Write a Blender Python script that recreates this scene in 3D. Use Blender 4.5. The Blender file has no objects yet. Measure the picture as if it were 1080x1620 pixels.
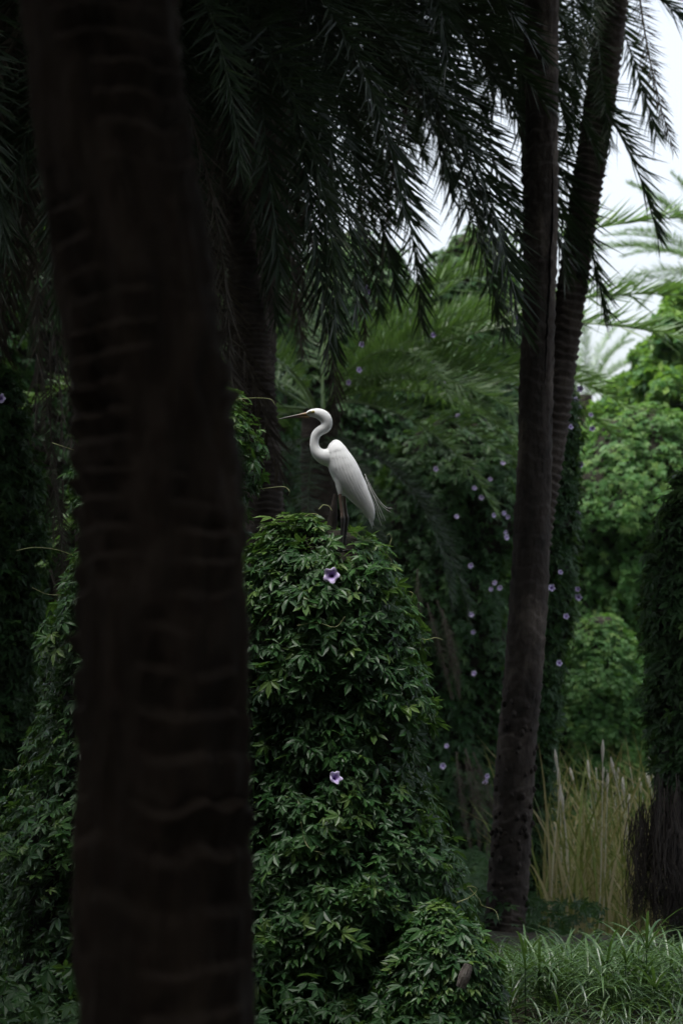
import bpy, math, random
import numpy as np
from mathutils import Matrix, Vector

# ------------------------------------------------------------------ camera, sky, sun, exposure
scene = bpy.context.scene
col = scene.collection
CAM_Z = 1.9
LENS, SENSOR = 105.0, 36.0
PITCH = math.radians(3.45)
FOCUS = 16.6
cam_d = bpy.data.cameras.new('camera')
cam_d.sensor_fit = 'VERTICAL'
cam_d.sensor_height = SENSOR
cam_d.sensor_width = 24.0
cam_d.lens = LENS
cam_d.clip_start = 0.1
cam_d.clip_end = 2000
cam_d.dof.use_dof = True
cam_d.dof.focus_distance = FOCUS
cam_d.dof.aperture_fstop = 3.8
cam = bpy.data.objects.new('camera', cam_d)
col.objects.link(cam)
cam.location = (0, 0, CAM_Z)
cam.rotation_euler = (math.pi / 2 + PITCH, 0, 0)
scene.camera = cam

SUN_EL, SUN_AZ = math.radians(73), math.radians(235)   # azimuth clockwise from +Y: high, from behind the photographer
world = bpy.data.worlds.new('World')
scene.world = world
world.use_nodes = True
wn, wl = world.node_tree.nodes, world.node_tree.links
wn.clear()
sky = wn.new('ShaderNodeTexSky')
sky.sky_type = 'NISHITA'
sky.sun_disc = False
sky.sun_elevation = SUN_EL
sky.sun_rotation = SUN_AZ
sky.altitude = 0
sky.air_density = 1.0
sky.dust_density = 4.0
sky.ozone_density = 1.0
hsv = wn.new('ShaderNodeHueSaturation')
hsv.inputs['Saturation'].default_value = 0.42
bg = wn.new('ShaderNodeBackground')
bg.inputs['Strength'].default_value = 0.094
wo = wn.new('ShaderNodeOutputWorld')
wl.new(sky.outputs[0], hsv.inputs['Color'])
wl.new(hsv.outputs[0], bg.inputs[0])
wl.new(bg.outputs[0], wo.inputs[0])

sun_d = bpy.data.lights.new('sun', 'SUN')
sun_d.energy = 1.5
sun_d.angle = math.radians(30)
sun_d.color = (1.0, 0.985, 0.955)
sun = bpy.data.objects.new('sun', sun_d)
col.objects.link(sun)
sdir = Vector((math.sin(SUN_AZ) * math.cos(SUN_EL), math.cos(SUN_AZ) * math.cos(SUN_EL), math.sin(SUN_EL)))
sun.rotation_euler = sdir.to_track_quat('Z', 'Y').to_euler()
sun.location = (-10, 5, 25)

vs = scene.view_settings
vs.view_transform = 'Standard'
vs.look = 'None'
vs.exposure = 1.76
vs.gamma = 1.0
vs.use_curve_mapping = False
scene.cycles.use_denoising = True
scene.cycles.max_bounces = 6
scene.cycles.diffuse_bounces = 3
scene.cycles.glossy_bounces = 2
scene.cycles.transmission_bounces = 3
scene.cycles.volume_bounces = 0

# ------------------------------------------------------------------ helpers
F_PX = LENS / SENSOR * 1620.0


def P(px, py, d):
    """world point at forward distance d seen at photo pixel (px, py)"""
    cx, cy = (px - 540) / F_PX, (810 - py) / F_PX
    dy = math.cos(PITCH) - cy * math.sin(PITCH)
    dz = math.sin(PITCH) + cy * math.cos(PITCH)
    return np.array([cx / dy * d, d, CAM_Z + dz / dy * d])


def gz(x, y):
    x = np.asarray(x, float); y = np.asarray(y, float)
    g = 0.05 * np.sin(x * 0.9 + y * 0.35) + 0.04 * np.sin(y * 0.7 - x * 0.4 + 1.3)
    dip = 1 / (1 + np.exp(-(y - 26.5) * 1.4)) * 1 / (1 + np.exp(-(x - 1.0) * 2.0))
    far = 1 / (1 + np.exp(-(40 - y) * 0.7))
    return g - 0.5 * dip * far


def rng(seed):
    return np.random.default_rng(seed)


def hash3(ix, iy, iz, seed=0):
    n = (ix * 374761393 + iy * 668265263 + iz * 2147483647 + seed * 974634777) & 0xFFFFFFFF
    n = ((n ^ (n >> 13)) * 1274126177) & 0xFFFFFFFF
    n = n ^ (n >> 16)
    return (n & 0xFFFF) / 65535.0


def vnoise(p, scale=1.0, seed=0):
    """value noise in -1..1 for points (N,3)"""
    q = np.asarray(p, float) * scale
    i = np.floor(q).astype(np.int64)
    f = q - i
    f = f * f * (3 - 2 * f)
    out = 0
    for dx in (0, 1):
        for dy in (0, 1):
            for dz in (0, 1):
                w = (f[:, 0] if dx else 1 - f[:, 0]) * (f[:, 1] if dy else 1 - f[:, 1]) * (f[:, 2] if dz else 1 - f[:, 2])
                out = out + w * hash3(i[:, 0] + dx, i[:, 1] + dy, i[:, 2] + dz, seed)
    return out * 2 - 1


def fbm(p, scale=1.0, octaves=3, seed=0):
    o, a, t = 0, 1.0, 0
    for k in range(octaves):
        o = o + a * vnoise(p, scale * 2 ** k, seed + k)
        t += a
        a *= 0.5
    return o / t


def nrm(v):
    return v / np.maximum(np.linalg.norm(v, axis=-1, keepdims=True), 1e-9)


def mesh(name, verts, faces, mat, smooth=False, var=None, dvar=None):
    """faces: (M,k) int array or list of such arrays; var: per-face float attribute"""
    if not isinstance(faces, list):
        faces = [faces]
    faces = [np.asarray(f, np.int32) for f in faces if len(f)]
    me = bpy.data.meshes.new(name)
    verts = np.asarray(verts, np.float32)
    me.vertices.add(len(verts))
    me.vertices.foreach_set('co', verts.ravel())
    idx = np.concatenate([f.ravel() for f in faces])
    sizes = np.concatenate([np.full(len(f), f.shape[1], np.int32) for f in faces])
    starts = np.concatenate([[0], np.cumsum(sizes)[:-1]]).astype(np.int32)
    me.loops.add(len(idx))
    me.loops.foreach_set('vertex_index', idx)
    me.polygons.add(len(sizes))
    me.polygons.foreach_set('loop_start', starts)
    me.polygons.foreach_set('use_smooth', np.full(len(sizes), bool(smooth)))
    if var is not None:
        a = me.attributes.new('var', 'FLOAT', 'FACE')
        a.data.foreach_set('value', np.asarray(var, np.float32))
    if dvar is not None:
        a = me.attributes.new('tone', 'FLOAT', 'POINT')
        a.data.foreach_set('value', np.asarray(dvar, np.float32))
    if mat is not None:
        me.materials.append(mat)
    me.update(calc_edges=True)
    me.validate()
    return me


def link(name, data, parent=None, loc=None, rot=None, scale=None):
    o = bpy.data.objects.new(name, data)
    col.objects.link(o)
    if parent is not None:
        o.parent = parent
    if loc is not None:
        o.location = [float(c) for c in loc]
    if rot is not None:
        o.rotation_euler = rot
    if scale is not None:
        o.scale = (scale,) * 3 if np.isscalar(scale) else scale
    return o


def thing(name, label, cat, loc=(0, 0, 0), group=None, kind=None):
    o = link(name, None, loc=loc)
    o.empty_display_size = 0.2
    o['label'] = label
    o['category'] = cat
    if group:
        o['group'] = group
    if kind:
        o['kind'] = kind
    return o


def tag(o, label=None, cat=None, group=None, kind=None):
    for k, v in (('label', label), ('category', cat), ('group', group), ('kind', kind)):
        if v:
            o[k] = v
    return o


def part(name, verts, faces, mat, parent, smooth=False, var=None, dvar=None, kind=None):
    """mesh given in world coordinates, parented to a thing (its Empty carries only a location)"""
    base = np.array(parent.location) if parent is not None else np.zeros(3)
    if parent is not None and parent.parent is not None:
        base = base + np.array(parent.parent.location)
    o = link(name, mesh(name, np.asarray(verts) - base, faces, mat, smooth, var, dvar), parent)
    if kind:
        o['kind'] = kind
    return o


def spline(pts, n):
    """Catmull-Rom through rows of pts, n samples"""
    p = np.asarray(pts, float)
    p = np.vstack([2 * p[0] - p[1], p, 2 * p[-1] - p[-2]])
    t = np.linspace(0, len(pts) - 1 - 1e-6, n)
    i = t.astype(int)
    f = (t - i)[:, None]
    a, b, c, d = p[i], p[i + 1], p[i + 2], p[i + 3]
    return 0.5 * (2 * b + (c - a) * f + (2 * a - 5 * b + 4 * c - d) * f ** 2 + (3 * b - a - 3 * c + d) * f ** 3)


def tube(path, radii, sides=8, caps=True, ref=(0.0, 1.0, 0.0)):
    path = np.asarray(path, float)
    n = len(path)
    radii = np.broadcast_to(np.asarray(radii, float), (n,))
    T = nrm(np.gradient(path, axis=0))
    ref = np.broadcast_to(np.array(ref), T.shape)
    U = nrm(np.cross(T, ref) + 1e-6)
    V = np.cross(T, U)
    a = np.linspace(0, 2 * np.pi, sides, endpoint=False)
    v = path[:, None] + radii[:, None, None] * (np.cos(a)[None, :, None] * U[:, None] + np.sin(a)[None, :, None] * V[:, None])
    v = v.reshape(-1, 3)
    f = grid_faces(n, sides, True)
    fs = [f]
    if caps:
        fs.append(np.array([list(range(sides))[::-1]]))
        fs.append(np.array([[(n - 1) * sides + k for k in range(sides)]]))
    return v, fs


def grid_faces(n, m, wrap):
    i = np.arange(n - 1)[:, None]
    j = np.arange(m if wrap else m - 1)[None, :]
    j2 = (j + 1) % m
    a, b = i * m + j, i * m + j2
    return np.stack([a, b, b + m, a + m], -1).reshape(-1, 4)


def merge(chunks):
    """[(verts, faces list)] -> verts, faces list"""
    vs_, fs_, off = [], {}, 0
    for v, fl in chunks:
        if not isinstance(fl, list):
            fl = [fl]
        for f in fl:
            fs_.setdefault(f.shape[1], []).append(np.asarray(f) + off)
        vs_.append(v)
        off += len(v)
    return np.vstack(vs_), [np.vstack(x) for x in fs_.values()]


def basis(normal, tip):
    n = nrm(normal)
    t = nrm(tip - (tip * n).sum(-1, keepdims=True) * n)
    x = np.cross(t, n)
    return np.stack([x, t, n], -1)          # columns x, tip, normal


def instance(tv, tf, pos, R, s):
    """copies of a template -> verts, faces (M*N, k), per-face instance index"""
    s = np.broadcast_to(np.asarray(s, float), (len(pos),))
    v = np.einsum('nij,vj->nvi', R, tv) * s[:, None, None] + pos[:, None]
    f = (tf[None] + (np.arange(len(pos)) * len(tv))[:, None, None]).reshape(-1, tf.shape[1])
    return v.reshape(-1, 3), f, np.repeat(np.arange(len(pos)), len(tf))


# ------------------------------------------------------------------ materials
def new_mat(name):
    m = bpy.data.materials.new(name)
    m.use_nodes = True
    nt = m.node_tree
    return m, nt.nodes, nt.links, nt.nodes['Principled BSDF']


def ramp(nodes, stops):
    r = nodes.new('ShaderNodeValToRGB')
    el = r.color_ramp.elements
    while len(el) < len(stops):
        el.new(0.5)
    for e, (p, c) in zip(el, stops):
        e.position = p
        e.color = (*c, 1)
    return r


def leaf_mat(name, stops, rough=0.42, trans=0.25, tcol=(0.10, 0.2, 0.03), spec=0.5, by_object=False):
    m, n, l, b = new_mat(name)
    if by_object:
        src = n.new('ShaderNodeObjectInfo').outputs['Random']
    else:
        at = n.new('ShaderNodeAttribute')
        at.attribute_name = 'var'
        src = at.outputs['Fac']
    r = ramp(n, stops)
    l.new(src, r.inputs[0])
    tc = n.new('ShaderNodeTexCoord')
    no = n.new('ShaderNodeTexNoise')
    no.inputs['Scale'].default_value = 60
    l.new(tc.outputs['Object'], no.inputs['Vector'])
    mp = n.new('ShaderNodeMapRange')
    mp.inputs['To Min'].default_value = 0.75
    mp.inputs['To Max'].default_value = 1.25
    l.new(no.outputs['Fac'], mp.inputs['Value'])
    mx = n.new('ShaderNodeVectorMath')
    mx.operation = 'SCALE'
    l.new(r.outputs[0], mx.inputs[0])
    l.new(mp.outputs[0], mx.inputs['Scale'])
    l.new(mx.outputs[0], b.inputs['Base Color'])
    b.inputs['Roughness'].default_value = rough
    b.inputs['Specular IOR Level'].default_value = spec
    if trans > 0:
        tr = n.new('ShaderNodeBsdfTranslucent')
        tr.inputs['Color'].default_value = (*tcol, 1)
        mix = n.new('ShaderNodeMixShader')
        mix.inputs[0].default_value = trans
        l.new(b.outputs[0], mix.inputs[1])
        l.new(tr.outputs[0], mix.inputs[2])
        l.new(mix.outputs[0], n['Material Output'].inputs['Surface'])
    return m


def bark_mat(name, c0, c1, c2, scale=6.0, stretch=(1, 1, 0.35), rough=0.9, bump=0.4):
    m, n, l, b = new_mat(name)
    tc = n.new('ShaderNodeTexCoord')
    mp = n.new('ShaderNodeMapping')
    mp.inputs['Scale'].default_value = stretch
    l.new(tc.outputs['Object'], mp.inputs[0])
    no = n.new('ShaderNodeTexNoise')
    no.inputs['Scale'].default_value = scale
    no.inputs['Detail'].default_value = 8
    no.inputs['Roughness'].default_value = 0.65
    l.new(mp.outputs[0], no.inputs['Vector'])
    r = ramp(n, [(0.3, c0), (0.52, c1), (0.72, c2)])
    l.new(no.outputs['Fac'], r.inputs[0])
    l.new(r.outputs[0], b.inputs['Base Color'])
    no2 = n.new('ShaderNodeTexNoise')
    no2.inputs['Scale'].default_value = scale * 9
    no2.inputs['Detail'].default_value = 5
    l.new(mp.outputs[0], no2.inputs['Vector'])
    bp = n.new('ShaderNodeBump')
    bp.inputs['Strength'].default_value = bump
    bp.inputs['Distance'].default_value = 0.02
    l.new(no2.outputs['Fac'], bp.inputs['Height'])
    l.new(bp.outputs[0], b.inputs['Normal'])
    b.inputs['Roughness'].default_value = rough
    b.inputs['Specular IOR Level'].default_value = 0.25
    return m


def plain_mat(name, c, rough=0.6, spec=0.4, noise=0.0, nscale=30):
    m, n, l, b = new_mat(name)
    b.inputs['Base Color'].default_value = (*c, 1)
    b.inputs['Roughness'].default_value = rough
    b.inputs['Specular IOR Level'].default_value = spec
    if noise:
        tc = n.new('ShaderNodeTexCoord')
        no = n.new('ShaderNodeTexNoise')
        no.inputs['Scale'].default_value = nscale
        no.inputs['Detail'].default_value = 5
        l.new(tc.outputs['Object'], no.inputs['Vector'])
        r = ramp(n, [(0.3, tuple(x * (1 - noise) for x in c)), (0.7, tuple(min(1, x * (1 + noise)) for x in c))])
        l.new(no.outputs['Fac'], r.inputs[0])
        l.new(r.outputs[0], b.inputs['Base Color'])
    return m


def tone_mat(name, stops, rough=0.5, spec=0.4):
    m, n, l, b = new_mat(name)
    at = n.new('ShaderNodeAttribute')
    at.attribute_name = 'tone'
    r = ramp(n, stops)
    l.new(at.outputs['Fac'], r.inputs[0])
    l.new(r.outputs[0], b.inputs['Base Color'])
    b.inputs['Roughness'].default_value = rough
    b.inputs['Specular IOR Level'].default_value = spec
    return m


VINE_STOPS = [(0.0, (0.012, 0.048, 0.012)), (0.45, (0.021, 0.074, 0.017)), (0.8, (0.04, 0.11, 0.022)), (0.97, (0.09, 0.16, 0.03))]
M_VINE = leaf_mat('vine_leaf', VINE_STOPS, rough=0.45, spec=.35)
M_VINE_OB = leaf_mat('vine_leaf_single', VINE_STOPS, rough=0.45, spec=.35, by_object=True)
M_VINE_DK = leaf_mat('vine_leaf_dark', [(0, (0.011, 0.042, 0.011)), (0.6, (0.02, 0.066, 0.016)), (1, (0.05, 0.11, 0.022))], rough=0.5, spec=.3)
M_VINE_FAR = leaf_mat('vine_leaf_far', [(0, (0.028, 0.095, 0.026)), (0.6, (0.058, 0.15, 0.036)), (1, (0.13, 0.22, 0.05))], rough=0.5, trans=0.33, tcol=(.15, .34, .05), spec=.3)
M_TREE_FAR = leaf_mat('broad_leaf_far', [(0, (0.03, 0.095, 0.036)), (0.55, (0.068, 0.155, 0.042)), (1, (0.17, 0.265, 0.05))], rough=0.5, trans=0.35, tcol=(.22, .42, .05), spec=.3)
M_TREE_DK = leaf_mat('broad_leaf_dark', [(0, (0.015, 0.045, 0.015)), (1, (0.03, 0.075, 0.02))], rough=0.5, trans=0.1)
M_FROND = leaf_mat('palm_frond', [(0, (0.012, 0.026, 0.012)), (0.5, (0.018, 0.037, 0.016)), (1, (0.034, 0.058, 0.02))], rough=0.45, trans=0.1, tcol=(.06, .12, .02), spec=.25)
M_FROND_LIT = leaf_mat('palm_frond_lit', [(0, (0.055, 0.115, 0.036)), (0.5, (0.095, 0.175, 0.055)), (1, (0.17, 0.26, 0.095))], rough=0.38, trans=0.25, tcol=(.16, .3, .05), spec=.45)  # frond colours lightened to stand in for skylight on the crown
M_FROND_DEAD = leaf_mat('palm_frond_dead', [(0, (0.035, 0.028, 0.021)), (0.6, (0.06, 0.05, 0.037)), (1, (0.10, 0.085, 0.062))], rough=0.7, trans=0.05, tcol=(0.12, 0.09, 0.05), spec=0.2)
M_RACHIS = plain_mat('frond_rib', (0.05, 0.06, 0.03), 0.5)
M_BARK_FRONT = bark_mat('palm_bark_brown', (0.022, 0.016, 0.011), (0.045, 0.032, 0.023), (0.078, 0.057, 0.042), 5.0, (1.6, 1.6, 0.5), bump=0.5)
M_BARK = bark_mat('palm_bark_grey', (0.025, 0.02, 0.017), (0.05, 0.04, 0.033), (0.09, 0.075, 0.062), 7.0, (1, 1, 0.9), bump=0.5)
M_BARK_SM = bark_mat('palm_bark_patchy', (0.014, 0.012, 0.01), (0.045, 0.036, 0.03), (0.13, 0.108, 0.09), 3.6, (1, 1, 0.6), bump=0.6)
M_WOOD = bark_mat('dead_wood', (0.02, 0.015, 0.012), (0.05, 0.038, 0.03), (0.11, 0.09, 0.075), 9.0, (1, 1, 0.3), bump=0.6)
M_WOOD_PALE = bark_mat('weathered_wood', (0.05, 0.045, 0.04), (0.16, 0.14, 0.125), (0.3, 0.28, 0.26), 30.0, (1, 1, 0.4), bump=0.7)
M_TANGLE = bark_mat('stem_tangle', (0.012, 0.012, 0.008), (0.025, 0.023, 0.015), (0.05, 0.042, 0.028), 14.0, (1, 1, 0.25), bump=0.9)
M_STEM = plain_mat('vine_stem', (0.10, 0.12, 0.05), 0.5, noise=0.3)
M_TENDRIL = plain_mat('vine_tendril', (0.22, 0.24, 0.10), 0.5, noise=0.25)
M_SOIL = bark_mat('leaf_litter_soil', (0.02, 0.017, 0.012), (0.04, 0.034, 0.022), (0.075, 0.06, 0.04), 2.5, (1, 1, 1), bump=0.9)
M_FLOWER = tone_mat('morning_glory_petal', [(0, (0.22, 0.1, 0.36)), (0.35, (0.42, 0.3, 0.62)), (0.75, (0.6, 0.52, 0.76)), (1, (0.68, 0.62, 0.82))], 0.6, 0.2)
M_THROAT = plain_mat('flower_throat', (0.09, 0.025, 0.2), 0.7)
M_SEDGE = leaf_mat('sedge_blade', [(0, (0.016, 0.044, 0.014)), (0.6, (0.035, 0.078, 0.024)), (1, (0.075, 0.125, 0.042))], rough=0.4, trans=0.2, by_object=False)
M_SEDGE_OB = leaf_mat('sedge_blade_single', [(0, (0.025, 0.064, 0.02)), (1, (0.072, 0.135, 0.045))], rough=0.4, trans=0.2, by_object=True)
M_REED = leaf_mat('reed_blade', [(0, (0.08, 0.15, 0.025)), (0.35, (0.2, 0.26, 0.05)), (0.6, (0.42, 0.37, 0.16)), (1, (0.62, 0.53, 0.32))], rough=0.55, trans=0.25, tcol=(0.25, 0.25, 0.06), spec=0.3)
M_PLUME = plain_mat('reed_plume', (0.62, 0.58, 0.48), 0.9, 0.1)
M_FEATHER = plain_mat('white_feather', (0.76, 0.775, 0.78), 0.85, 0.1, noise=0.06, nscale=40)
M_BILL = tone_mat('egret_bill', [(0, (0.26, 0.165, 0.055)), (0.2, (0.2, 0.12, 0.05)), (0.42, (0.07, 0.05, 0.04)), (0.85, (0.03, 0.026, 0.025)), (1, (0.15, 0.14, 0.13))], 0.35, 0.5)
M_LORE = plain_mat('egret_lore', (0.09, 0.09, 0.04), 0.6)
M_EYE = plain_mat('egret_eye', (0.5, 0.4, 0.08), 0.15, 0.6)
M_PUPIL = plain_mat('egret_pupil', (0.005, 0.005, 0.005), 0.1, 0.6)
M_LEG = tone_mat('egret_leg', [(0, (0.16, 0.11, 0.085)), (0.42, (0.10, 0.075, 0.06)), (0.5, (0.02, 0.018, 0.017)), (1, (0.018, 0.017, 0.017))], 0.5, 0.4)
M_WISP = plain_mat('egret_plume', (0.5, 0.5, 0.48), 0.7, 0.2)

# ------------------------------------------------------------------ ground
gx = np.concatenate([[-400, -120, -50], np.linspace(-22, 22, 89), [50, 120, 400]])
gy = np.concatenate([[-200, -60], np.linspace(-14, 70, 169), [110, 200, 500]])
GX, GY = np.meshgrid(gx, gy)
gv = np.stack([GX, GY, gz(GX, GY)], -1).reshape(-1, 3)
gv[:, 2] += 0.03 * fbm(gv, 1.5, 2, 5)
ground = link('ground', mesh('ground', gv, grid_faces(len(gy), len(gx), False), M_SOIL, True))
ground['kind'] = 'structure'


# ------------------------------------------------------------------ leaf templates
def palmate(curl=0.18, seed=0, rich=True):
    """five-fingered vine leaf, petiole at the origin, middle finger along +y, 1 unit long"""
    r = rng(seed)
    V, Fc = [], []
    for ang, ln in ((0, 1.0), (48, .88), (-48, .88), (100, .6), (-100, .6)):
        a = math.radians(ang + r.uniform(-6, 6))
        ln *= r.uniform(.92, 1.06)
        d = np.array([math.sin(a), math.cos(a), 0])
        s = np.array([d[1], -d[0], 0])
        w = .17 * ln
        z = lambda t: -curl * t * t * ln
        k = len(V)
        B = d * .04
        Mid = d * ln * .5 + [0, 0, z(.5) - .02]
        T = d * ln + [0, 0, z(1.0)]
        if rich:
            V += [B, Mid, T]
            for q in (1, -1):
                V += [d * ln * .32 + s * w * q * .8 + [0, 0, z(.32) + .025], d * ln * .62 + s * w * q * .92 + [0, 0, z(.62) + .03]]
            Fc += [(k, k + 1, k + 3), (k + 1, k + 4, k + 3), (k + 1, k + 2, k + 4), (k, k + 5, k + 1), (k + 1, k + 5, k + 6), (k + 1, k + 6, k + 2)]
        else:
            V += [B, T, d * ln * .48 + s * w * 1.15 + [0, 0, z(.5) + .03], d * ln * .48 - s * w * 1.15 + [0, 0, z(.5) + .03]]
            Fc += [(k, k + 1, k + 2), (k, k + 3, k + 1)]
    return np.array(V), np.array(Fc)


PALMATE = [palmate(c, s) for c, s in ((.12, 1), (.25, 2), (.4, 3), (.05, 4))]
PALMATE_LO = [palmate(c, s, False) for c, s in ((.15, 5), (.35, 6))]
OVAL = (np.array([[0, 0, 0], [.3, .45, .05], [0, 1, -.1], [-.3, .45, .05]]), np.array([[0, 1, 2], [0, 2, 3]]))


# ------------------------------------------------------------------ vine masses
def vine_profile(d, rows, depth=1.0, base_px=None):
    """rows (py, cx_px, rx_px) -> arrays z, cx, r (metres) at distance d"""
    z = np.array([P(c, y, d)[2] for y, c, r in rows])
    cx = np.array([P(c, y, d)[0] for y, c, r in rows])
    rr = np.array([r / F_PX * d for y, c, r in rows])
    o = np.argsort(z)
    return z[o], cx[o], rr[o]


def vine_mass(obj, d, rows, n, size, seed, mat=M_VINE, singles=0, rich=True, front_bias=0.35, depth=1.0, core='stem_tangle',
              core_mat=M_TANGLE, droop=0.6, bulge=0.16, strands=0.0, core_scale=0.8, layer=0.16, name='foliage', tmpl=None, clear=None, lumpy=.08):
    r = rng(seed)
    z, cx, rr = vine_profile(d, rows)
    zg = float(gz(cx[0], d)) - 0.03
    if z[0] > zg:
        z = np.concatenate([[zg], z]); cx = np.concatenate([[cx[0]], cx]); rr = np.concatenate([[rr[0]], rr])
    Z = np.linspace(zg, z[-1], 240)
    CX, RR = np.interp(Z, z, cx), np.interp(Z, z, rr)
    k = np.array([.25, .5, .25])
    for _ in range(2):
        RR[1:-1] = np.convolve(RR, k, 'valid')
    RR = np.maximum(RR, 0.02)
    cy = d

    def radial(th, zz):
        cxx, rad = np.interp(zz, Z, CX), np.interp(zz, Z, RR)
        pts = np.stack([cxx + rad * np.cos(th), cy + rad * depth * np.sin(th), zz], -1)
        b = 1 + bulge * fbm(pts, 2.2 / max(.3, RR.mean()) * .5, 3, seed) + strands * 0.5 * fbm(pts * [3, 3, .35], 2.5, 2, seed + 9)
        return cxx, rad * b

    # core
    th = np.linspace(0, 2 * np.pi, 28, endpoint=False)
    zz = np.linspace(zg, z[-1] - 0.06, 40)
    TH, ZZ = np.meshgrid(th, zz)
    cxx, rad = radial(TH.ravel(), ZZ.ravel())
    rad = rad * core_scale - 0.02
    rad = np.maximum(rad, 0.015)
    cv = np.stack([cxx + rad * np.cos(TH.ravel()), cy + rad * depth * np.sin(TH.ravel()), ZZ.ravel()], -1)
    part(core, cv, [grid_faces(40, 28, True), np.array([[39 * 28 + q for q in range(28)]])], core_mat, obj, True)
    # leaves: sample height by surface area
    dR = np.gradient(RR, Z)
    w = (RR + 0.04) * np.sqrt(1 + dR ** 2)
    w = np.cumsum(w); w = w / w[-1]
    zs = np.interp(r.random(n), w, Z)
    front = r.random(n) < front_bias
    th = np.where(front, -np.pi / 2 + r.normal(0, .85, n), r.uniform(0, 2 * np.pi, n))
    cxx, rad = radial(th, zs)
    slope = np.interp(zs, Z, dR)
    out = np.stack([np.cos(th), np.sin(th) * 1.0, np.clip(-slope, -.8, 3.0)], -1)
    out = nrm(out)
    dep = r.random(n) ** 1.6 * layer * (0.6 + np.interp(zs, Z, RR))
    pos = np.stack([cxx + rad * np.cos(th), cy + rad * depth * np.sin(th), zs], -1)
    lump = fbm(pos, 5.0, 2, seed + 3)
    pos = pos + out * (lump * lumpy * min(1.0, RR.mean() * 1.6) - dep)[:, None]
    up = np.array([0, 0, 1.0])
    if clear is not None:          # trodden gap round the bird's feet
        cxp, cyp, czp, crd = clear
        hit = (np.abs(pos[:, 0] - cxp) < crd) & (pos[:, 1] < cyp + .12) & (pos[:, 2] > czp - .05)
        pos[hit, 2] = czp - .02 - .12 * r.random(hit.sum())
    nv = out * r.uniform(.35, 1.0, (n, 1)) + up * r.uniform(.25, 1.0, (n, 1)) + r.normal(0, .33, (n, 3))
    tip = out * r.uniform(.0, 1.0, (n, 1)) - up * droop * r.uniform(.2, 1.4, (n, 1)) + r.normal(0, .75, (n, 3))
    R = basis(nv, tip)
    sc = size * np.clip(r.lognormal(0, .28, n), .45, 1.7)
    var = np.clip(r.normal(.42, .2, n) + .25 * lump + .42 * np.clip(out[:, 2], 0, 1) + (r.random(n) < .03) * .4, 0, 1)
    pos[:, 2] = np.maximum(pos[:, 2], gz(pos[:, 0], pos[:, 1]) + .02)
    tm = tmpl or (PALMATE if rich else PALMATE_LO)
    which = r.integers(0, len(tm), n)
    single = np.zeros(n, bool)
    if singles:
        cand = sc * np.clip((R[:, :, 2] * [0, -1, .15]).sum(-1), 0.05, 1) * (dep < np.median(dep)) * (np.sin(th) < -.1)
        single[np.argsort(-cand)[:singles]] = True
        shared = [mesh('leaf', v, f, M_VINE_OB) for v, f in tm]
        base = np.array(obj.location)
        for q in np.where(single)[0]:
            o = link('leaf', shared[which[q]], obj)
            o.matrix_local = Matrix.Translation(Vector(pos[q] - base)) @ Matrix(R[q].tolist()).to_4x4() @ Matrix.Scale(float(sc[q]), 4)
    chunks, vv = [], []
    off = 0
    for t, (tv, tf) in enumerate(tm):
        sel = (which == t) & ~single
        if sel.sum():
            v, f, idx = instance(tv, tf, pos[sel], R[sel], sc[sel])
            chunks.append((v, f + off)); vv.append(var[sel][idx]); off += len(v)
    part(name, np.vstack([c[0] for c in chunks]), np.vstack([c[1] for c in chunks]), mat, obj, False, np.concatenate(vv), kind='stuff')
    return radial, Z


def tendril(obj, pts, d, r0=0.003, mat=M_TENDRIL, name='tendril', wob=0.02, seed=0):
    p = np.array([P(x, y, d) for x, y in pts])
    rr = rng(seed + len(pts))
    p[:, 1] += rr.normal(0, wob, len(p))
    s = spline(p, 8 * len(pts))
    v, f = tube(s, np.linspace(r0, r0 * .5, len(s)), 5)
    return part(name, v, f, mat, obj, True)


def flower_mesh(seed=0):
    r = rng(seed)
    rad = np.array([.06, .09, .16, .32, .44, .52])
    hz = np.array([-.75, -.45, -.2, -.04, .02, .0])
    a = np.linspace(0, 2 * np.pi, 30, endpoint=False)
    V, T = [], []
    for k in range(6):
        lob = 1 + (.0, 0, .01, .05, .09, .13)[k] * np.cos(5 * a) + (0, 0, 0, .01, .03, .05)[k] * r.normal(0, .5, 30)
        z = hz[k] + (.0, 0, 0, .02, .05, .08)[k] * np.cos(5 * a + .6)
        V.append(np.stack([rad[k] * lob * np.cos(a), rad[k] * lob * np.sin(a), z], -1))
        T.append(np.clip(rad[k] / .52 - .12 * (np.cos(5 * a) > .8), 0, 1))
    fm = mesh('flower', np.vstack(V), grid_faces(6, 30, True), M_FLOWER, True, dvar=np.concatenate(T))
    tv = np.stack([.085 * np.cos(a), .085 * np.sin(a), np.full(30, -.4)], -1)
    tm_ = mesh('throat', np.vstack([tv, [[0, 0, -.5]]]), np.array([[k, (k + 1) % 30, 30] for k in range(30)]), M_THROAT)
    return fm, tm_


FLOWERS = [flower_mesh(s) for s in range(3)]


def flower(obj, pos, face, size, k=0, throat=True):
    fm, tm_ = FLOWERS[k % 3]
    R = basis(np.array([face], float), np.array([[.1, .2, 1.0]]))[0]
    o = link('flower', fm, obj)
    o.matrix_local = Matrix.Translation(Vector(np.asarray(pos) - np.array(obj.location))) @ Matrix(R.tolist()).to_4x4() @ Matrix.Scale(size, 4)
    if throat:
        link('throat', tm_, o)


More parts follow.
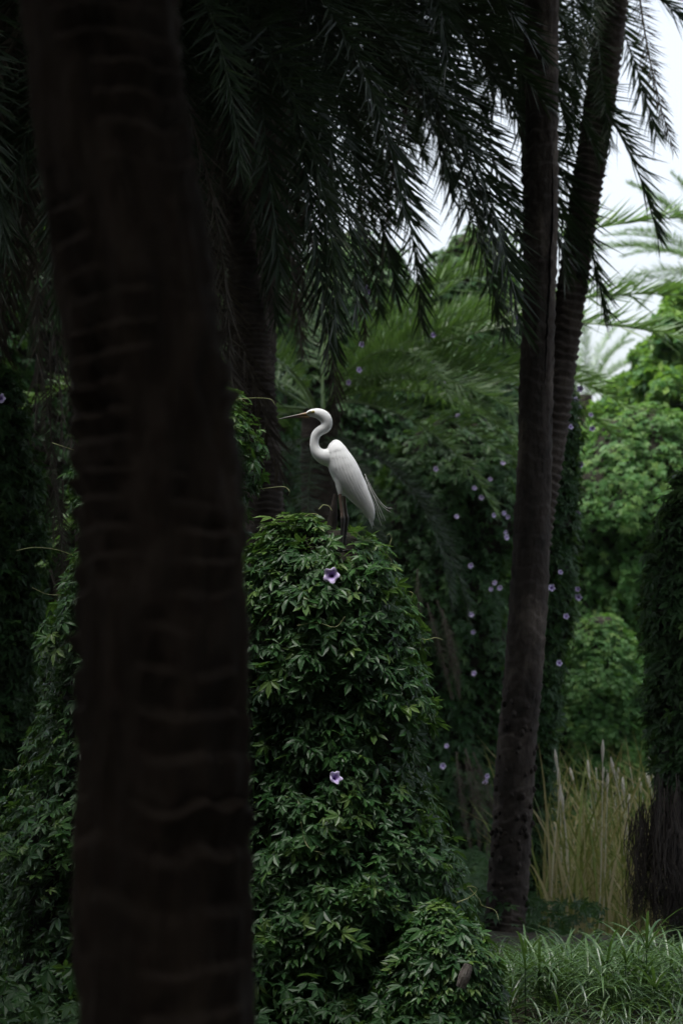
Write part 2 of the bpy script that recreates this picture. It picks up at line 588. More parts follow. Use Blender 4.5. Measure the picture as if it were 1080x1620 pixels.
# --- stump the egret stands on
D0 = 16.74
A_ROWS = [(824, 490, 10), (831, 491, 58), (848, 497, 90), (872, 505, 113), (900, 511, 127), (945, 512, 139), (1000, 514, 152), (1050, 516, 162), (1110, 516, 162),
          (1180, 513, 155), (1225, 514, 162), (1270, 520, 176), (1340, 524, 198), (1400, 527, 214), (1650, 530, 240)]
b = P(525, 1630, D0); b[2] = 0
vine_stump = thing('vine_covered_stump', 'palm stump smothered in five-fingered vine leaves, the white egret standing on top', 'vine stump', b)
_ft = P(541, 872, D0 - .24)
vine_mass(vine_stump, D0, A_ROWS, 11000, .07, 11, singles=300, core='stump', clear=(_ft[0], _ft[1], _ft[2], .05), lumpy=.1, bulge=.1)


def wood_stick(obj, pts, d, radii, name='branch_stub', mat=M_WOOD, seed=0, sides=12):
    p = np.array([P(x, y, d) for x, y in pts])
    s = spline(np.c_[p, np.asarray(radii) / F_PX * d], 26)
    v, f = tube(s[:, :3], s[:, 3], sides)
    v = v + nrm(v - np.repeat(s[:, :3], sides, 0)) * (fbm(v * [1, 1, .4], 30, 3, seed)[:, None] * .35 * np.repeat(s[:, 3], sides)[:, None])
    return part(name, v, f, mat, obj, False)


M_WOOD_DK = bark_mat('dark_dead_wood', (0.008, 0.006, 0.005), (0.02, 0.015, 0.012), (0.05, 0.04, 0.033), 12.0, (1, 1, 0.3), bump=0.6)  # darker brown version of the dead wood
wood_stick(vine_stump, [(522, 880), (524, 840), (527, 806), (531, 782)], D0 + .12, [9, 8, 6, 3], seed=1, mat=M_WOOD_DK)
wood_stick(vine_stump, [(540, 892), (553, 884), (566, 880)], D0 - .22, [8, 9, 6], seed=2)
wood_stick(vine_stump, [(500, 872), (488, 856), (478, 842), (472, 834)], D0 - .2, [4, 5, 4, 2], seed=3)
for k, (pts, dd) in enumerate([
        ([(612, 908), (619, 888), (611, 876), (616, 862), (619, 850), (615, 845), (611, 848)], D0),
        ([(655, 1004), (672, 1012), (688, 1009), (700, 1012)], D0),
        ([(480, 818), (492, 812), (504, 816), (506, 821)], D0),
        ([(504, 806), (511, 799), (520, 801), (525, 808)], D0 + .05),
        ([(476, 1300), (481, 1328), (492, 1343), (512, 1350), (526, 1354)], D0 - .72),
        ([(560, 842), (566, 845), (569, 852)], D0 - .1),
        ([(470, 990), (500, 985), (530, 992), (546, 975)], D0 - .55),
        ([(640, 935), (652, 938), (650, 946)], D0)]):
    tendril(vine_stump, pts, dd, .0028, seed=k)
flower(vine_stump, P(524, 910, D0 - .54), (-.1, -1, .12), .082, 0)
flower(vine_stump, P(531, 1230, D0 - .68), (.5, -1, .35), .068, 1)

# --- low lobe of vine over a rotten log in front
C_ROWS = [(1425, 690, 4), (1440, 690, 38), (1475, 692, 68), (1520, 694, 92), (1570, 690, 106), (1650, 686, 116)]
b = P(690, 1630, 16.1); b[2] = 0
vine_low = thing('vine_covered_log', 'low mound of vine leaves with the end of a grey rotten log poking out', 'vine mound', b)
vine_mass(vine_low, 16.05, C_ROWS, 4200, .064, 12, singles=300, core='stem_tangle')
wood_stick(vine_low, [(728, 1562), (733, 1548), (738, 1535), (741, 1526)], 15.62, [7, 9.5, 9, 6], name='log', mat=M_WOOD_PALE, seed=5)
tendril(vine_low, [(722, 1428), (742, 1420), (754, 1408), (748, 1402), (738, 1402)], 16.1, .0028, seed=2)
tendril(vine_low, [(742, 1405), (757, 1422), (762, 1432), (782, 1440), (788, 1455)], 16.1, .0022, seed=3)

# --- taller vine column behind the front trunk
B_ROWS = [(612, 300, 6), (622, 300, 60), (650, 282, 104), (700, 264, 140), (760, 262, 146), (800, 258, 146), (860, 254, 134), (900, 254, 156), (960, 255, 178),
          (1100, 258, 192), (1190, 260, 206), (1250, 258, 232), (1330, 250, 262), (1650, 250, 300)]
b = P(255, 1620, 17.6); b[2] = 0
vine_column = thing('vine_covered_snag', 'tall vine-smothered snag half hidden behind the dark ringed palm trunk', 'vine stump', b)
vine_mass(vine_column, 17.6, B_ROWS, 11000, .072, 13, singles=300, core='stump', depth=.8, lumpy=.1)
for k, pts in enumerate([[(25, 871), (55, 866), (90, 870), (120, 880)], [(358, 640), (380, 633), (408, 629), (428, 631), (435, 640)],
                         [(405, 774), (430, 771), (450, 770), (458, 778), (456, 784)], [(5, 1217), (25, 1219), (45, 1206), (75, 1190)],
                         [(82, 700), (100, 706), (118, 712)], [(52, 930), (75, 940), (105, 942)], [(356, 632), (365, 628), (382, 632), (392, 640)]]):
    tendril(vine_column, pts, 17.5, .0026, seed=k + 20)

# ------------------------------------------------------------------ egret
DE = D0 - .24


def Zp(zx, zy):
    return P(420 + zx / 4.909, 620 + zy / 4.909, DE)


U = DE / F_PX / 4.909      # metres per tracing unit
foot = Zp(600, 1235)
egret = thing('egret', 'white egret with yellow bill and S-curved neck standing on the vine-covered stump', 'egret', foot)
NECK = [(316, 176, 15), (340, 168, 27), (378, 164, 36), (424, 174, 45), (462, 203, 48), (476, 243, 45), (462, 279, 42), (426, 300, 39), (393, 330, 37),
        (379, 376, 35), (381, 424, 38), (398, 466, 46), (435, 496, 58), (485, 508, 72), (545, 505, 84)]
BODY = [(536, 372, 16, 14), (541, 395, 46, 36), (548, 440, 74, 62), (566, 508, 97, 82), (602, 588, 111, 94), (650, 678, 108, 92), (704, 768, 90, 74), (758, 846, 70, 50),
        (800, 915, 50, 30), (820, 970, 32, 16), (830, 1014, 8, 5)]


def loft(rows, n, yoff=0.0, sides=28):
    rows = np.array([(r[0], r[1], r[2], r[3] if len(r) > 3 else r[2] * .82) for r in rows], float)
    s = spline(rows, n)
    c = np.array([Zp(a, b_) for a, b_ in s[:, :2]]); c[:, 1] += yoff
    T = nrm(np.gradient(c, axis=0))
    N = np.stack([-T[:, 2], 0 * T[:, 0], T[:, 0]], -1)
    a = np.linspace(0, 2 * np.pi, sides, endpoint=False)
    w, l_ = np.maximum(s[:, 2], 3) * U, np.maximum(s[:, 3], 3) * U
    v = c[:, None] + w[:, None, None] * np.cos(a)[None, :, None] * N[:, None] + l_[:, None, None] * np.sin(a)[None, :, None] * np.array([0, 1.0, 0])
    return v.reshape(-1, 3), [grid_faces(n, sides, True), np.array([list(range(sides))[::-1]]), np.array([[(n - 1) * sides + k for k in range(sides)]])]


chunks = [loft(NECK, 70), loft(BODY, 60), loft([(575, 600, 20, 14), (574, 660, 42, 34), (573, 735, 30, 24), (577, 812, 13, 12)], 20, -.026, 16), loft([(612, 620, 20, 14), (612, 690, 42, 34), (610, 750, 28, 24), (607, 815, 13, 12)], 20, .026, 16)]
v, f = merge(chunks)
tmp = link('tmp_egret', mesh('tmp_egret', v - foot, f, M_FEATHER, True))
md = tmp.modifiers.new('r', 'REMESH'); md.mode = 'VOXEL'; md.voxel_size = .0045; md.use_smooth_shade = True
md = tmp.modifiers.new('s', 'SMOOTH'); md.factor = .5; md.iterations = 7
dg = bpy.context.evaluated_depsgraph_get()
bm_ = bpy.data.meshes.new_from_object(tmp.evaluated_get(dg))
bpy.data.objects.remove(tmp)
bm_.name = 'body'
link('body', bm_, egret)

# wing feathers laid over the flank
axis = spline(np.array(BODY, float), 300)


def flank(p2, lift):
    """y on the flank for tracing points (N,2)"""
    d2 = ((p2[:, None] - axis[None, :, :2]) ** 2).sum(-1)
    i = d2.argmin(1)
    v_ = np.sqrt(d2[np.arange(len(p2)), i]) / np.maximum(axis[i, 2], 6)
    return axis[i, 3] * np.sqrt(np.clip(1 - v_ ** 2, .0, 1)) * U + lift


def feather(root, tip, width, lift, side):
    root, tip = np.array(root, float), np.array(tip, float)
    t = np.linspace(0, 1, 7)
    bend = np.array([(tip - root)[1], -(tip - root)[0]]) * .04
    c = root + (tip - root) * t[:, None] + bend * np.sin(np.pi * t)[:, None]
    s = nrm(np.array([[-(tip - root)[1], (tip - root)[0]]]))[0]
    w = width * np.array([.35, .8, 1, 1, .9, .62, .08])
    V = []
    for k in range(7):
        for q in (-1, 0, 1):
            p2 = c[k] + s * w[k] * q
            y = flank(p2[None], lift + (0.0026 if q == 0 else 0) - .001 + t[k] * .0045)[0]
            g = Zp(*p2)
            V.append([g[0], g[1] + side * y, g[2]])
    return np.array(V), grid_faces(7, 3, False)


r = rng(77)
for side in (-1, 1):
    ch = []
    for row in range(9):
        u0 = row / 8.0
        m = 7 if row < 7 else 5
        for k in range(m):
            v_ = -.86 + 1.72 * (k + .5 * (row % 2) + .25) / m
            i = int(25 + u0 * 175)
            a_ = axis[i]
            tdir = nrm((axis[min(i + 5, 299), :2] - axis[i - 5, :2])[None])[0]
            nd = np.array([tdir[1], -tdir[0]])
            root = a_[:2] + nd * v_ * a_[2] * .93
            j = min(i + int(48 + 52 * u0), 291)
            tip = axis[j, :2] + nd * v_ * axis[j, 2] * .9 + r.normal(0, 3, 2)
            ch.append(feather(root, tip, 15 + 5 * r.random(), .0008 + .0012 * row / 9 - .0, side))
    v, f = merge(ch)
    part('wing', v, f, M_FEATHER, egret, True)
# tail tip and back plumes
ch = []
for (a0, a1, y0) in (((800, 930), (828, 1062), .0), ((806, 930), (838, 1040), .008), ((795, 940), (815, 1030), -.008)):
    p0, p1 = Zp(*a0), Zp(*a1)
    s = np.array([p0 + (p1 - p0) * t + [0, y0, 0] for t in np.linspace(0, 1, 6)])
    ch.append(tube(s, np.array([.008, .009, .008, .006, .004, .0008]), 6))
v, f = merge(ch)
part('tail', v, f, M_FEATHER, egret, True)
for k, pts in enumerate([[(770, 640), (830, 760), (890, 855), (940, 900), (975, 900)], [(775, 660), (830, 790), (890, 870), (940, 915), (975, 935)], [(790, 700), (840, 810), (885, 900), (920, 975), (930, 1000)],
                         [(790, 720), (850, 840), (880, 930), (905, 985)], [(800, 760), (850, 880), (872, 960), (900, 1040)], [(780, 680), (850, 800), (930, 890), (985, 905)]]):
    p = np.array([Zp(*q) for q in pts]); p[:, 1] += (k % 3 - 1) * .014
    s = spline(p, 20)
    v, f = tube(s, np.linspace(.0013, .0005, 20), 4)
    part('plume', v, f, M_WISP, egret, True)
# bill
for nm, pts in (('upper_bill', [(338, 172, 17), (300, 174, 14), (250, 183, 9.5), (190, 194, 6.5), (140, 203, 4.5), (103, 211, 1.5)]),
                ('lower_bill', [(338, 192, 13), (300, 194, 9), (250, 197, 6.5), (190, 202, 4.5), (140, 208, 3), (110, 212, 1.5)])):
    v, f = loft([(a, b_, w, w * .75) for a, b_, w in pts], 24, 0, 12)
    tone = np.repeat(np.linspace(0, 1, 24), 12)
    part(nm, v, f, M_BILL, egret, True, dvar=tone)
for side in (-1, 1):
    lv = []
    for q in [(318, 165), (340, 153), (372, 151), (384, 160), (372, 170), (345, 172), (322, 180)]:
        g = Zp(*q)
        lv.append([g[0], g[1] + side * (.0165 + (q[0] - 318) * .00016), g[2]])
    g = Zp(350, 162)
    lv.append([g[0], g[1] + side * .0245, g[2]])
    part('lore', lv, np.array([[k, (k + 1) % 7, 7] for k in range(7)]), M_LORE, egret, True)
    g = Zp(371, 158); g[1] += side * .0235
    a = np.linspace(0, np.pi, 8)
    v, f = tube(np.stack([np.full(8, g[0]), g[1] - .008 * np.cos(a), np.full(8, g[2])], -1), np.maximum(.0085 * np.sin(a), .0003), 12, ref=(1, 0, 0))
    eye = part('eye', v, f, M_EYE, egret, True)
    v, f = tube(np.stack([np.full(8, g[0]), g[1] + side * .0058 - .0035 * np.cos(a), np.full(8, g[2])], -1), np.maximum(.0048 * np.sin(a), .0003), 10, ref=(1, 0, 0))
    part('pupil', v, f, M_PUPIL, egret, True)
# legs and toes
for side, pts in ((-1, [(574, 770), (582, 850), (594, 940), (598, 990), (594, 1080), (588, 1170), (584, 1240)]), (1, [(606, 780), (614, 860), (622, 940), (628, 985), (620, 1080), (612, 1170), (607, 1236)])):
    p = np.array([Zp(*q) for q in pts]); p[:, 1] += side * .026
    s = spline(np.c_[p, np.array([15, 13, 14, 18, 13, 11.5, 13]) * U], 40)
    rad = s[:, 3] * (1 + .05 * np.sin(np.linspace(0, 70, 40)))
    v, f = tube(s[:, :3], rad, 12)
    leg = part('leg', v, f, M_LEG, egret, True, dvar=np.repeat(np.linspace(0, 1, 40), 12))
    for ang in (155, 190, 215, 20):
        a = math.radians(ang)
        e = p[-1]
        tp = np.array([e + np.array([math.cos(a) * q, math.sin(a) * q * .8, -.004 + .012 * math.sin(q * 30)]) for q in np.linspace(0, .085, 8)])
        v, f = tube(tp, np.linspace(.0065, .003, 8), 7)
        part('toe', v, f, M_LEG, egret, True, dvar=np.full(len(v), .9))

# ------------------------------------------------------------------ palms
def palm_trunk(obj, path, radii, mat, seed, ring=.1, depth=.02, n_ang=48, dz=.018, rough=.015, jag=.35, name='trunk', lump=.03, patchy=False):
    """ringed trunk: sawtooth leaf-scar rings with ragged edges"""
    path, radii = np.asarray(path, float), np.asarray(radii, float)
    L = np.linalg.norm(np.diff(path, axis=0), axis=1).sum()
    n = int(L / dz)
    s = spline(np.c_[path, radii], n)
    c, R0 = s[:, :3], s[:, 3]
    T = nrm(np.gradient(c, axis=0))
    Uv = nrm(np.cross(T, np.array([0, 1.0, 0])))
    V = np.cross(T, Uv)
    a = np.linspace(0, 2 * np.pi, n_ang, endpoint=False)
    h = np.linspace(0, L, n)
    A, H = np.meshgrid(a, h)
    q = np.stack([np.cos(A), np.sin(A), H], -1).reshape(-1, 3)
    wob = fbm(q * [.9, .9, 1.1 / max(ring, .05) * .12], 1.2, 3, seed).reshape(n, n_ang)
    ph = H / ring + wob * jag * 3 + .15 * np.sin(A * 2 + seed)
    saw = ph - np.floor(ph)
    ringh = hash3(np.floor(ph).astype(np.int64), np.zeros_like(ph, dtype=np.int64), np.zeros_like(ph, dtype=np.int64), seed)
    prof = np.where(saw < .8, saw / .8, (1 - saw) / .2)
    fine = fbm(q * [6, 6, 5], 1.0, 3, seed + 4).reshape(n, n_ang)
    fib = fbm(q * [14, 14, 2.2], 1.0, 2, seed + 6).reshape(n, n_ang)
    big = fbm(q * [1.2, 1.2, 1.4], 1.0, 2, seed + 8).reshape(n, n_ang)
    mask = np.clip(.25 + 2.2 * fbm(q * [1.6, 1.6, 3.0], 1.0, 2, seed + 12).reshape(n, n_ang), .0, 1.5) if patchy else 1.0
    rad = R0[:, None] * (1 + lump * big) + depth * (prof - .5) * (.35 + 1.1 * ringh) * mask + rough * fine + rough * .5 * fib
    v = c[:, None] + rad[..., None] * (np.cos(A)[..., None] * Uv[:, None] + np.sin(A)[..., None] * V[:, None])
    part(name, v.reshape(-1, 3), [grid_faces(n, n_ang, True), np.array([[(n - 1) * n_ang + k for k in range(n_ang)]])], mat, obj, True)
    return c, R0


FROND_CACHE = {}


def frond_data(e0, e1, L, kind, seed):
    """one feather frond: rib leaving at elevation e0, ending at e1 (degrees), leaflets both sides"""
    key = (e0, e1, L, kind, seed)
    if key in FROND_CACHE:
        return FROND_CACHE[key]
    r = rng(hash((e0, e1, seed)) % 100000)
    n = 40
    s = np.linspace(0, 1, n)
    el = np.radians(e0 + (e1 - e0) * (s ** 0.85))
    step = L / (n - 1)
    p = np.zeros((n, 3))
    p[1:, 0] = np.cumsum(np.cos(el[:-1]) * step)
    p[1:, 2] = np.cumsum(np.sin(el[:-1]) * step)
    p[:, 1] = .06 * L * np.sin(s * 2.2 + seed) * s * r.uniform(-1, 1)
    rv, rf = tube(p, np.interp(s, [0, .1, 1], [.032, .02, .004]), 5, ref=(0, 1, 0))
    m = int(L * {'green': 40, 'lit': 27, 'dead': 30}[kind])
    ch = []
    T = nrm(np.gradient(p, axis=0))
    u = np.linspace(.1, 1, m)
    Lp, Lt = [], []
    N_, W_ = [], []
    for side in (-1, 1):
        uu = np.clip(u + r.normal(0, .006, m), .08, 1)
        base = np.stack([np.interp(uu, s, p[:, k]) for k in range(3)], -1)
        t = nrm(np.stack([np.interp(uu, s, T[:, k]) for k in range(3)], -1))
        up = nrm(np.cross(t, np.array([0, 1.0, 0])) * -1.0)
        up = up * np.sign(up[:, 2:3] + 1e-6 + (np.abs(up[:, 2:3]) < .02) * .1)
        up = nrm(np.stack([-t[:, 2], 0 * t[:, 0], t[:, 0]], -1))
        bn = np.cross(up, t)
        al = np.radians(np.interp(uu, [0, .5, 1], [68, 48, 22]) + r.normal(0, 7, m))
        be = np.radians((22 if kind != 'dead' else -5) + r.normal(0, 16, m))
        ll = (.46 if kind != 'dead' else .4) * np.interp(uu, [.1, .2, .55, .9, 1], [.35, .85, 1, .7, .5]) * r.uniform(.85, 1.1, m) * (L / 3.6) ** .5
        dirn = t * np.cos(al)[:, None] + (side * bn * np.cos(be)[:, None] + up * np.sin(be)[:, None]) * np.sin(al)[:, None]
        nn = nrm(np.cross(dirn, t) * side)
        if kind == 'dead':
            dirn = nrm(dirn + np.array([0, 0, -.35]))
        if kind == 'dead':
            keep = r.random(m) < .8
            base, dirn, nn, ll = base[keep], dirn[keep], nn[keep], ll[keep]
        Lp.append(base); Lt.append(dirn); N_.append(nn); W_.append(ll)
    base, dirn, nn, ll = map(np.concatenate, (Lp, Lt, N_, W_))
    nn = nn + r.normal(0, .25, nn.shape)
    R = basis(nn, dirn)
    wd = {'green': .0115, 'lit': .017, 'dead': .009}[kind]
    k = len(base)
    # blade: 0 base-left 1 base-right 2 mid-left 3 mid-right 4 tip, with its own width
    tv = np.array([[-.35, 0, 0], [.35, 0, 0], [.5, .35, 0], [-.5, .35, 0], [0, 1, 0]])
    bend = r.uniform(-.02, .10, k)
    v = np.zeros((k, 5, 3))
    for i, (x, y, _) in enumerate(tv):
        v[:, i] = base + R[:, :, 0] * (x * wd * 1.6) + R[:, :, 1] * (y * ll)[:, None] - R[:, :, 2] * (bend * ll * y * y)[:, None]
    quads = np.array([[0, 1, 2, 3]])[None] + (np.arange(k) * 5)[:, None, None]
    tris = np.array([[3, 2, 4]])[None] + (np.arange(k) * 5)[:, None, None]
    vv, ff = merge([(v.reshape(-1, 3), [quads.reshape(-1, 4), tris.reshape(-1, 3)])])
    lv = np.clip(r.normal(.5, .2, k), 0, 1)
    allv = np.vstack([vv, rv])
    faces = [np.vstack([quads.reshape(-1, 4), rf[0] + len(vv)]), tris.reshape(-1, 3)]
    var = np.concatenate([lv, np.full(len(rf[0]), .75), lv])
    me = mesh('frond', allv, faces, {'green': M_FROND, 'lit': M_FROND_LIT, 'dead': M_FROND_DEAD}[kind], False, var)
    FROND_CACHE[key] = me
    return me


def frond(obj, at, az, e0, e1, L=3.6, kind='green', seed=0, roll=0.0, scale=1.0, out=.12):
    me = frond_data(e0, e1, L, kind, seed)
    a = math.radians(az)
    loc = np.array(at) + np.array([math.cos(a), math.sin(a), 0]) * out - np.array(obj.location)
    o = link('frond', me, obj)
    o.matrix_local = Matrix.Translation(Vector(loc)) @ Matrix.Rotation(a, 4, 'Z') @ Matrix.Rotation(math.radians(roll), 4, 'X') @ Matrix.Scale(scale, 4)
    return o


def crown(obj, top, seed, n_up=14, n_mid=18, n_hang=16, n_dead=8, L=3.6, kind='green', skip=None):
    r = rng(seed)
    g = 137.5
    k = 0
    for cnt, opts, kd, lo in ((n_up, [(75, 10), (60, -15)], kind, .35), (n_mid, [(45, -45), (25, -60)], kind, .2),
                              (n_hang, [(5, -80), (-15, -85)], kind, .0), (n_dead, [(-45, -88), (-65, -90)], 'dead', -.25)):
        for _ in range(cnt):
            e0, e1 = opts[k % 2]
            az = (k * g + r.uniform(-14, 14)) % 360
            k += 1
            if skip and (skip[0] < az < skip[1] or skip[0] < az + 360 < skip[1]):
                continue
            frond(obj, np.array(top) + [0, 0, lo + r.uniform(-.12, .12)], az, e0, e1, L, kd, int(r.integers(0, 2)), r.uniform(-18, 18), r.uniform(.85, 1.12))


def palm(label, path_px, widths_px, d, mat, seed, crown_kw=None, ring=.1, depth=.02, group='date palms', crown_top=None, d_top=None, **kw):
    """path_px from base to top, widths in photo pixels"""
    dt = d_top or d
    n = len(path_px)
    pts = np.array([P(x, y, d + (dt - d) * k / max(1, n - 1)) for k, (x, y) in enumerate(path_px)])
    g0 = float(gz(pts[0, 0], pts[0, 1])) - .06
    if pts[0, 2] > g0 + .02:
        first = pts[0] + (pts[0] - pts[1]) / max(.01, pts[1, 2] - pts[0, 2]) * (pts[0, 2] - g0)
        pts = np.vstack([first, pts]); widths_px = [widths_px[0]] + list(widths_px)
    rad = np.array(widths_px) / 2 / F_PX * pts[:, 1]
    base = pts[0].copy()
    o = thing('palm_tree', label, 'palm tree', base, group)
    palm_trunk(o, pts, rad, mat, seed, ring, depth, **kw)
    if crown_kw is not None:
        crown(o, pts[-1], seed, **crown_kw)
    return o, pts


# front trunk, blurred
front_px = [(260, 1720), (260, 1620), (259, 1300), (257, 1000), (252, 800), (240, 620), (215, 420), (178, 200), (158, 0), (146, -180), (132, -420), (120, -800), (112, -1250), (106, -2200), (102, -3000)]
front_w = [272, 270, 266, 264, 252, 244, 246, 246, 250, 250, 250, 250, 250, 250, 250]
palm_front, pf = palm('thick dark brown ringed palm trunk beside the vine-smothered snag it partly hides', front_px, front_w, 6.1, M_BARK_FRONT, 3,
                      dict(n_up=10, n_mid=14, n_hang=0, n_dead=0, L=3.6), ring=.12, depth=.022, n_ang=110, dz=.007, rough=.02, jag=.2, lump=.04, patchy=True)

# palm behind the egret, with a long skirt of hanging fronds
palm_mid, pm = palm('ringed palm behind the egret with a dark skirt of hanging fronds', [(425, 1250), (425, 1000), (422, 840), (412, 700), (400, 560), (388, 420), (372, 200), (360, 0), (352, -180)],
                    [54, 54, 56, 62, 60, 56, 54, 52, 52], 25.0, M_BARK, 21, None, ring=.062, depth=.03, n_ang=40, dz=.012, rough=.008, jag=.25)
top = pm[-1]
# drooping fronds seen in the picture: azimuth, e0, e1, length
R_ = rng(5)
for k in range(46):
    az = R_.uniform(40, 285)
    e0, e1 = [(60, -30), (40, -55), (20, -72), (0, -82), (-20, -86)][k % 5]
    frond(palm_mid, top + [0, 0, R_.uniform(-.2, .4)], az, e0, e1, 4.2, 'green', k % 2, R_.uniform(-20, 20), R_.uniform(.9, 1.15))
for k, (az, e0, e1, sc, ro) in enumerate([(12, 35, -75, .9, 10), (20, 20, -78, .95, -5), (30, 30, -72, .9, 5), (16, 44, -66, .9, 0), (8, 10, -80, .9, 6), (-60, 25, -80, 1.1, 0), (-95, 0, -85, 1.1, 4), (-80, -10, -86, 1.2, 0),
                                          (-110, 5, -86, 1.15, 0), (-70, -25, -88, 1.2, 0), (-100, -30, -88, 1.25, 5), (-120, -20, -86, 1.2, -4), (-50, -15, -86, 1.25, 8), (-35, 0, -84, .9, -8), (15, -5, -82, 1.1, 4), (35, 5, -80, 1.2, -6)]):
    frond(palm_mid, top + [0, 0, -.1], az, e0, e1, 4.2, 'green', k % 2, ro, sc)
for k in range(12):
    frond(palm_mid, top + [0, 0, -.3 - .03 * k], -90 + R_.uniform(-80, 80), -62, -90, 4.2, 'dead', k % 2, R_.uniform(-10, 10), R_.uniform(.6, .8))

# straight palm and leaning palm on the right
str_px = [(800, 1440), (808, 1330), (815, 1200), (828, 1060), (838, 900), (844, 750), (848, 600), (853, 450), (856, 300), (856, 150), (855, 0), (853, -160), (850, -420), (844, -1000)]
palm_str, ps = palm('straight grey palm trunk with a long vertical crack, a leaning palm behind it', str_px, [64, 62, 62, 60, 58, 55, 53, 52, 51, 52, 54, 54, 54, 54], 25.0, M_BARK_SM, 31,
                    dict(n_up=14, n_mid=20, n_hang=4, n_dead=0, L=3.6), ring=.16, depth=.012, n_ang=48, dz=.014, rough=.012, jag=.4)
lean_px = [(798, 1420), (808, 1250), (824, 1050), (843, 880), (868, 720), (890, 560), (912, 400), (932, 270), (950, 150), (969, 0), (985, -120), (1000, -240), (1040, -600), (1075, -950)]
palm_lean, pl_ = palm('leaning dark palm trunk with fine close rings crossing behind the straight palm', lean_px, [52, 50, 48, 47, 46, 46, 47, 48, 49, 48, 48, 48, 48, 48], 27.0, M_BARK, 41,
                      dict(n_up=14, n_mid=14, n_hang=0, n_dead=0, L=3.4), ring=.085, depth=.03, n_ang=40, dz=.013, rough=.008, jag=.22)
# fronds hanging beside the leaning trunk
for k, (x, y, az, e0, e1, L, sc, ro) in enumerate([(1012, -60, -115, -50, -82, 3.6, .62, 20), (1000, -120, -100, -55, -80, 3.6, .7, -20), (1015, -170, -30, 0, -84, 3.6, .62, 0), (1010, -120, -60, -30, -84, 3.6, .55, 10),
                                                    (960, -120, 200, -35, -86, 3.6, .62, 0), (955, -80, 230, -60, -88, 3.6, .6, 15), (940, -120, 180, -20, -84, 3.6, .6, 0), (1000, -80, -150, -62, -80, 3.6, .5, 0)]):
    frond(palm_lean, P(x, y, 26.9), az, e0, e1, L, 'green' if k % 3 else 'dead', k % 2, ro, sc)
# leaf-base scars low on the straight trunk
r = rng(8)
scar_v, scar_f = tube(np.array([[0, 0, -.5], [0, -.28, -.2], [0, -.42, .1], [0, -.3, .4], [0, .1, .5]]), np.array([.12, .34, .42, .36, .1]), 8, ref=(1, 0, 0))
scar_me = mesh('leaf_scar', scar_v, scar_f, M_BARK_SM, True)
for k in range(60):
    t = r.uniform(0, 1) ** 1.2
    y_ = 1440 - t * 330
    th = r.uniform(-170, -10)
    i = np.interp(y_, [x[1] for x in str_px][::-1], [x[0] for x in str_px][::-1])
    c = P(i, y_, 25.0)
    rad = 30 / F_PX * 25.0 * .97
    a = math.radians(th)
    o = link('leaf_scar', scar_me, palm_str)
    o.matrix_local = Matrix.Translation(Vector(c + np.array([math.cos(a) * rad, math.sin(a) * rad, 0]) - np.array(palm_str.location))) @ Matrix.Rotation(a + math.pi / 2, 4, 'Z') @ Matrix.Scale(r.uniform(.03, .06), 4)
# crack: a dark recessed split with raised lips
M_CRACK = plain_mat('bark_split', (0.012, 0.01, 0.009), 1.0, 0.0)
cp = []
for x, y in [(871, 250), (872, 330), (868, 400), (866, 470), (862, 540), (859, 610)]:
    i = np.interp(y, [q[1] for q in str_px][::-1], [q[0] for q in str_px][::-1])
    ux = (x - i) / 27.0
    p = P(x, y, 25.0); p[1] -= math.sqrt(max(0, 1 - ux ** 2)) * 27 / F_PX * 25 * .99
    cp.append(p)
v, f = tube(spline(np.array(cp), 40), np.interp(np.arange(40), [0, 10, 30, 39], [.003, .009, .009, .002]), 6)
v[:, 0] += np.repeat(r.normal(0, .003, 40), 6)
part('crack', v, f, M_CRACK, palm_str, False)

# pale-green palm further back, its fronds spreading to the right
palm_far, pg = palm('bright green low-crowned palm, its feathery fronds spreading behind the egret', [(505, 1240), (505, 900), (505, 700), (510, 650)], [54, 54, 57, 60], 34.0, M_BARK, 51, None, ring=.08, depth=.03, n_ang=32, dz=.02)
top = pg[-1]
for k, (az, e0, e1, sc) in enumerate([(4, 58, -4, 1.14), (0, 48, -12, 1.1), (-4, 40, -24, 1.06), (8, 52, 0, .62), (-14, 30, -26, .6),  (-24, 44, -40, .6), (-45, 35, -60, .6), (-30, 18, -45, .6),
                                      (30, 60, 5, .62), (0, 64, 20, .7), (-60, 50, -50, .6), (-20, 55, -10, .66), (-38, 58, -20, .66), (-10, 5, -50, .6), (-30, 0, -60, .6), (45, 30, -40, .7), (-50, 62, -10, .66), (-12, 40, -30, .72), (-18, 34, -38, .8), (5, 30, -40, .76), (-35, 30, -50, .72)]):
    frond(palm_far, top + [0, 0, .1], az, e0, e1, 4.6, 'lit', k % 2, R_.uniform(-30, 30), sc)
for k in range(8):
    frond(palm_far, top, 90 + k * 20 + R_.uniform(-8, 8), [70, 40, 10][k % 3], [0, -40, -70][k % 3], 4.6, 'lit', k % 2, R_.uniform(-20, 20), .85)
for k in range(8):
    frond(palm_far, top + [0, 0, -.3], -90 + (k - 3.5) * 22, -10 - 8 * (k % 2), -84, 4.6, 'green', k % 2, R_.uniform(-20, 20), .6)

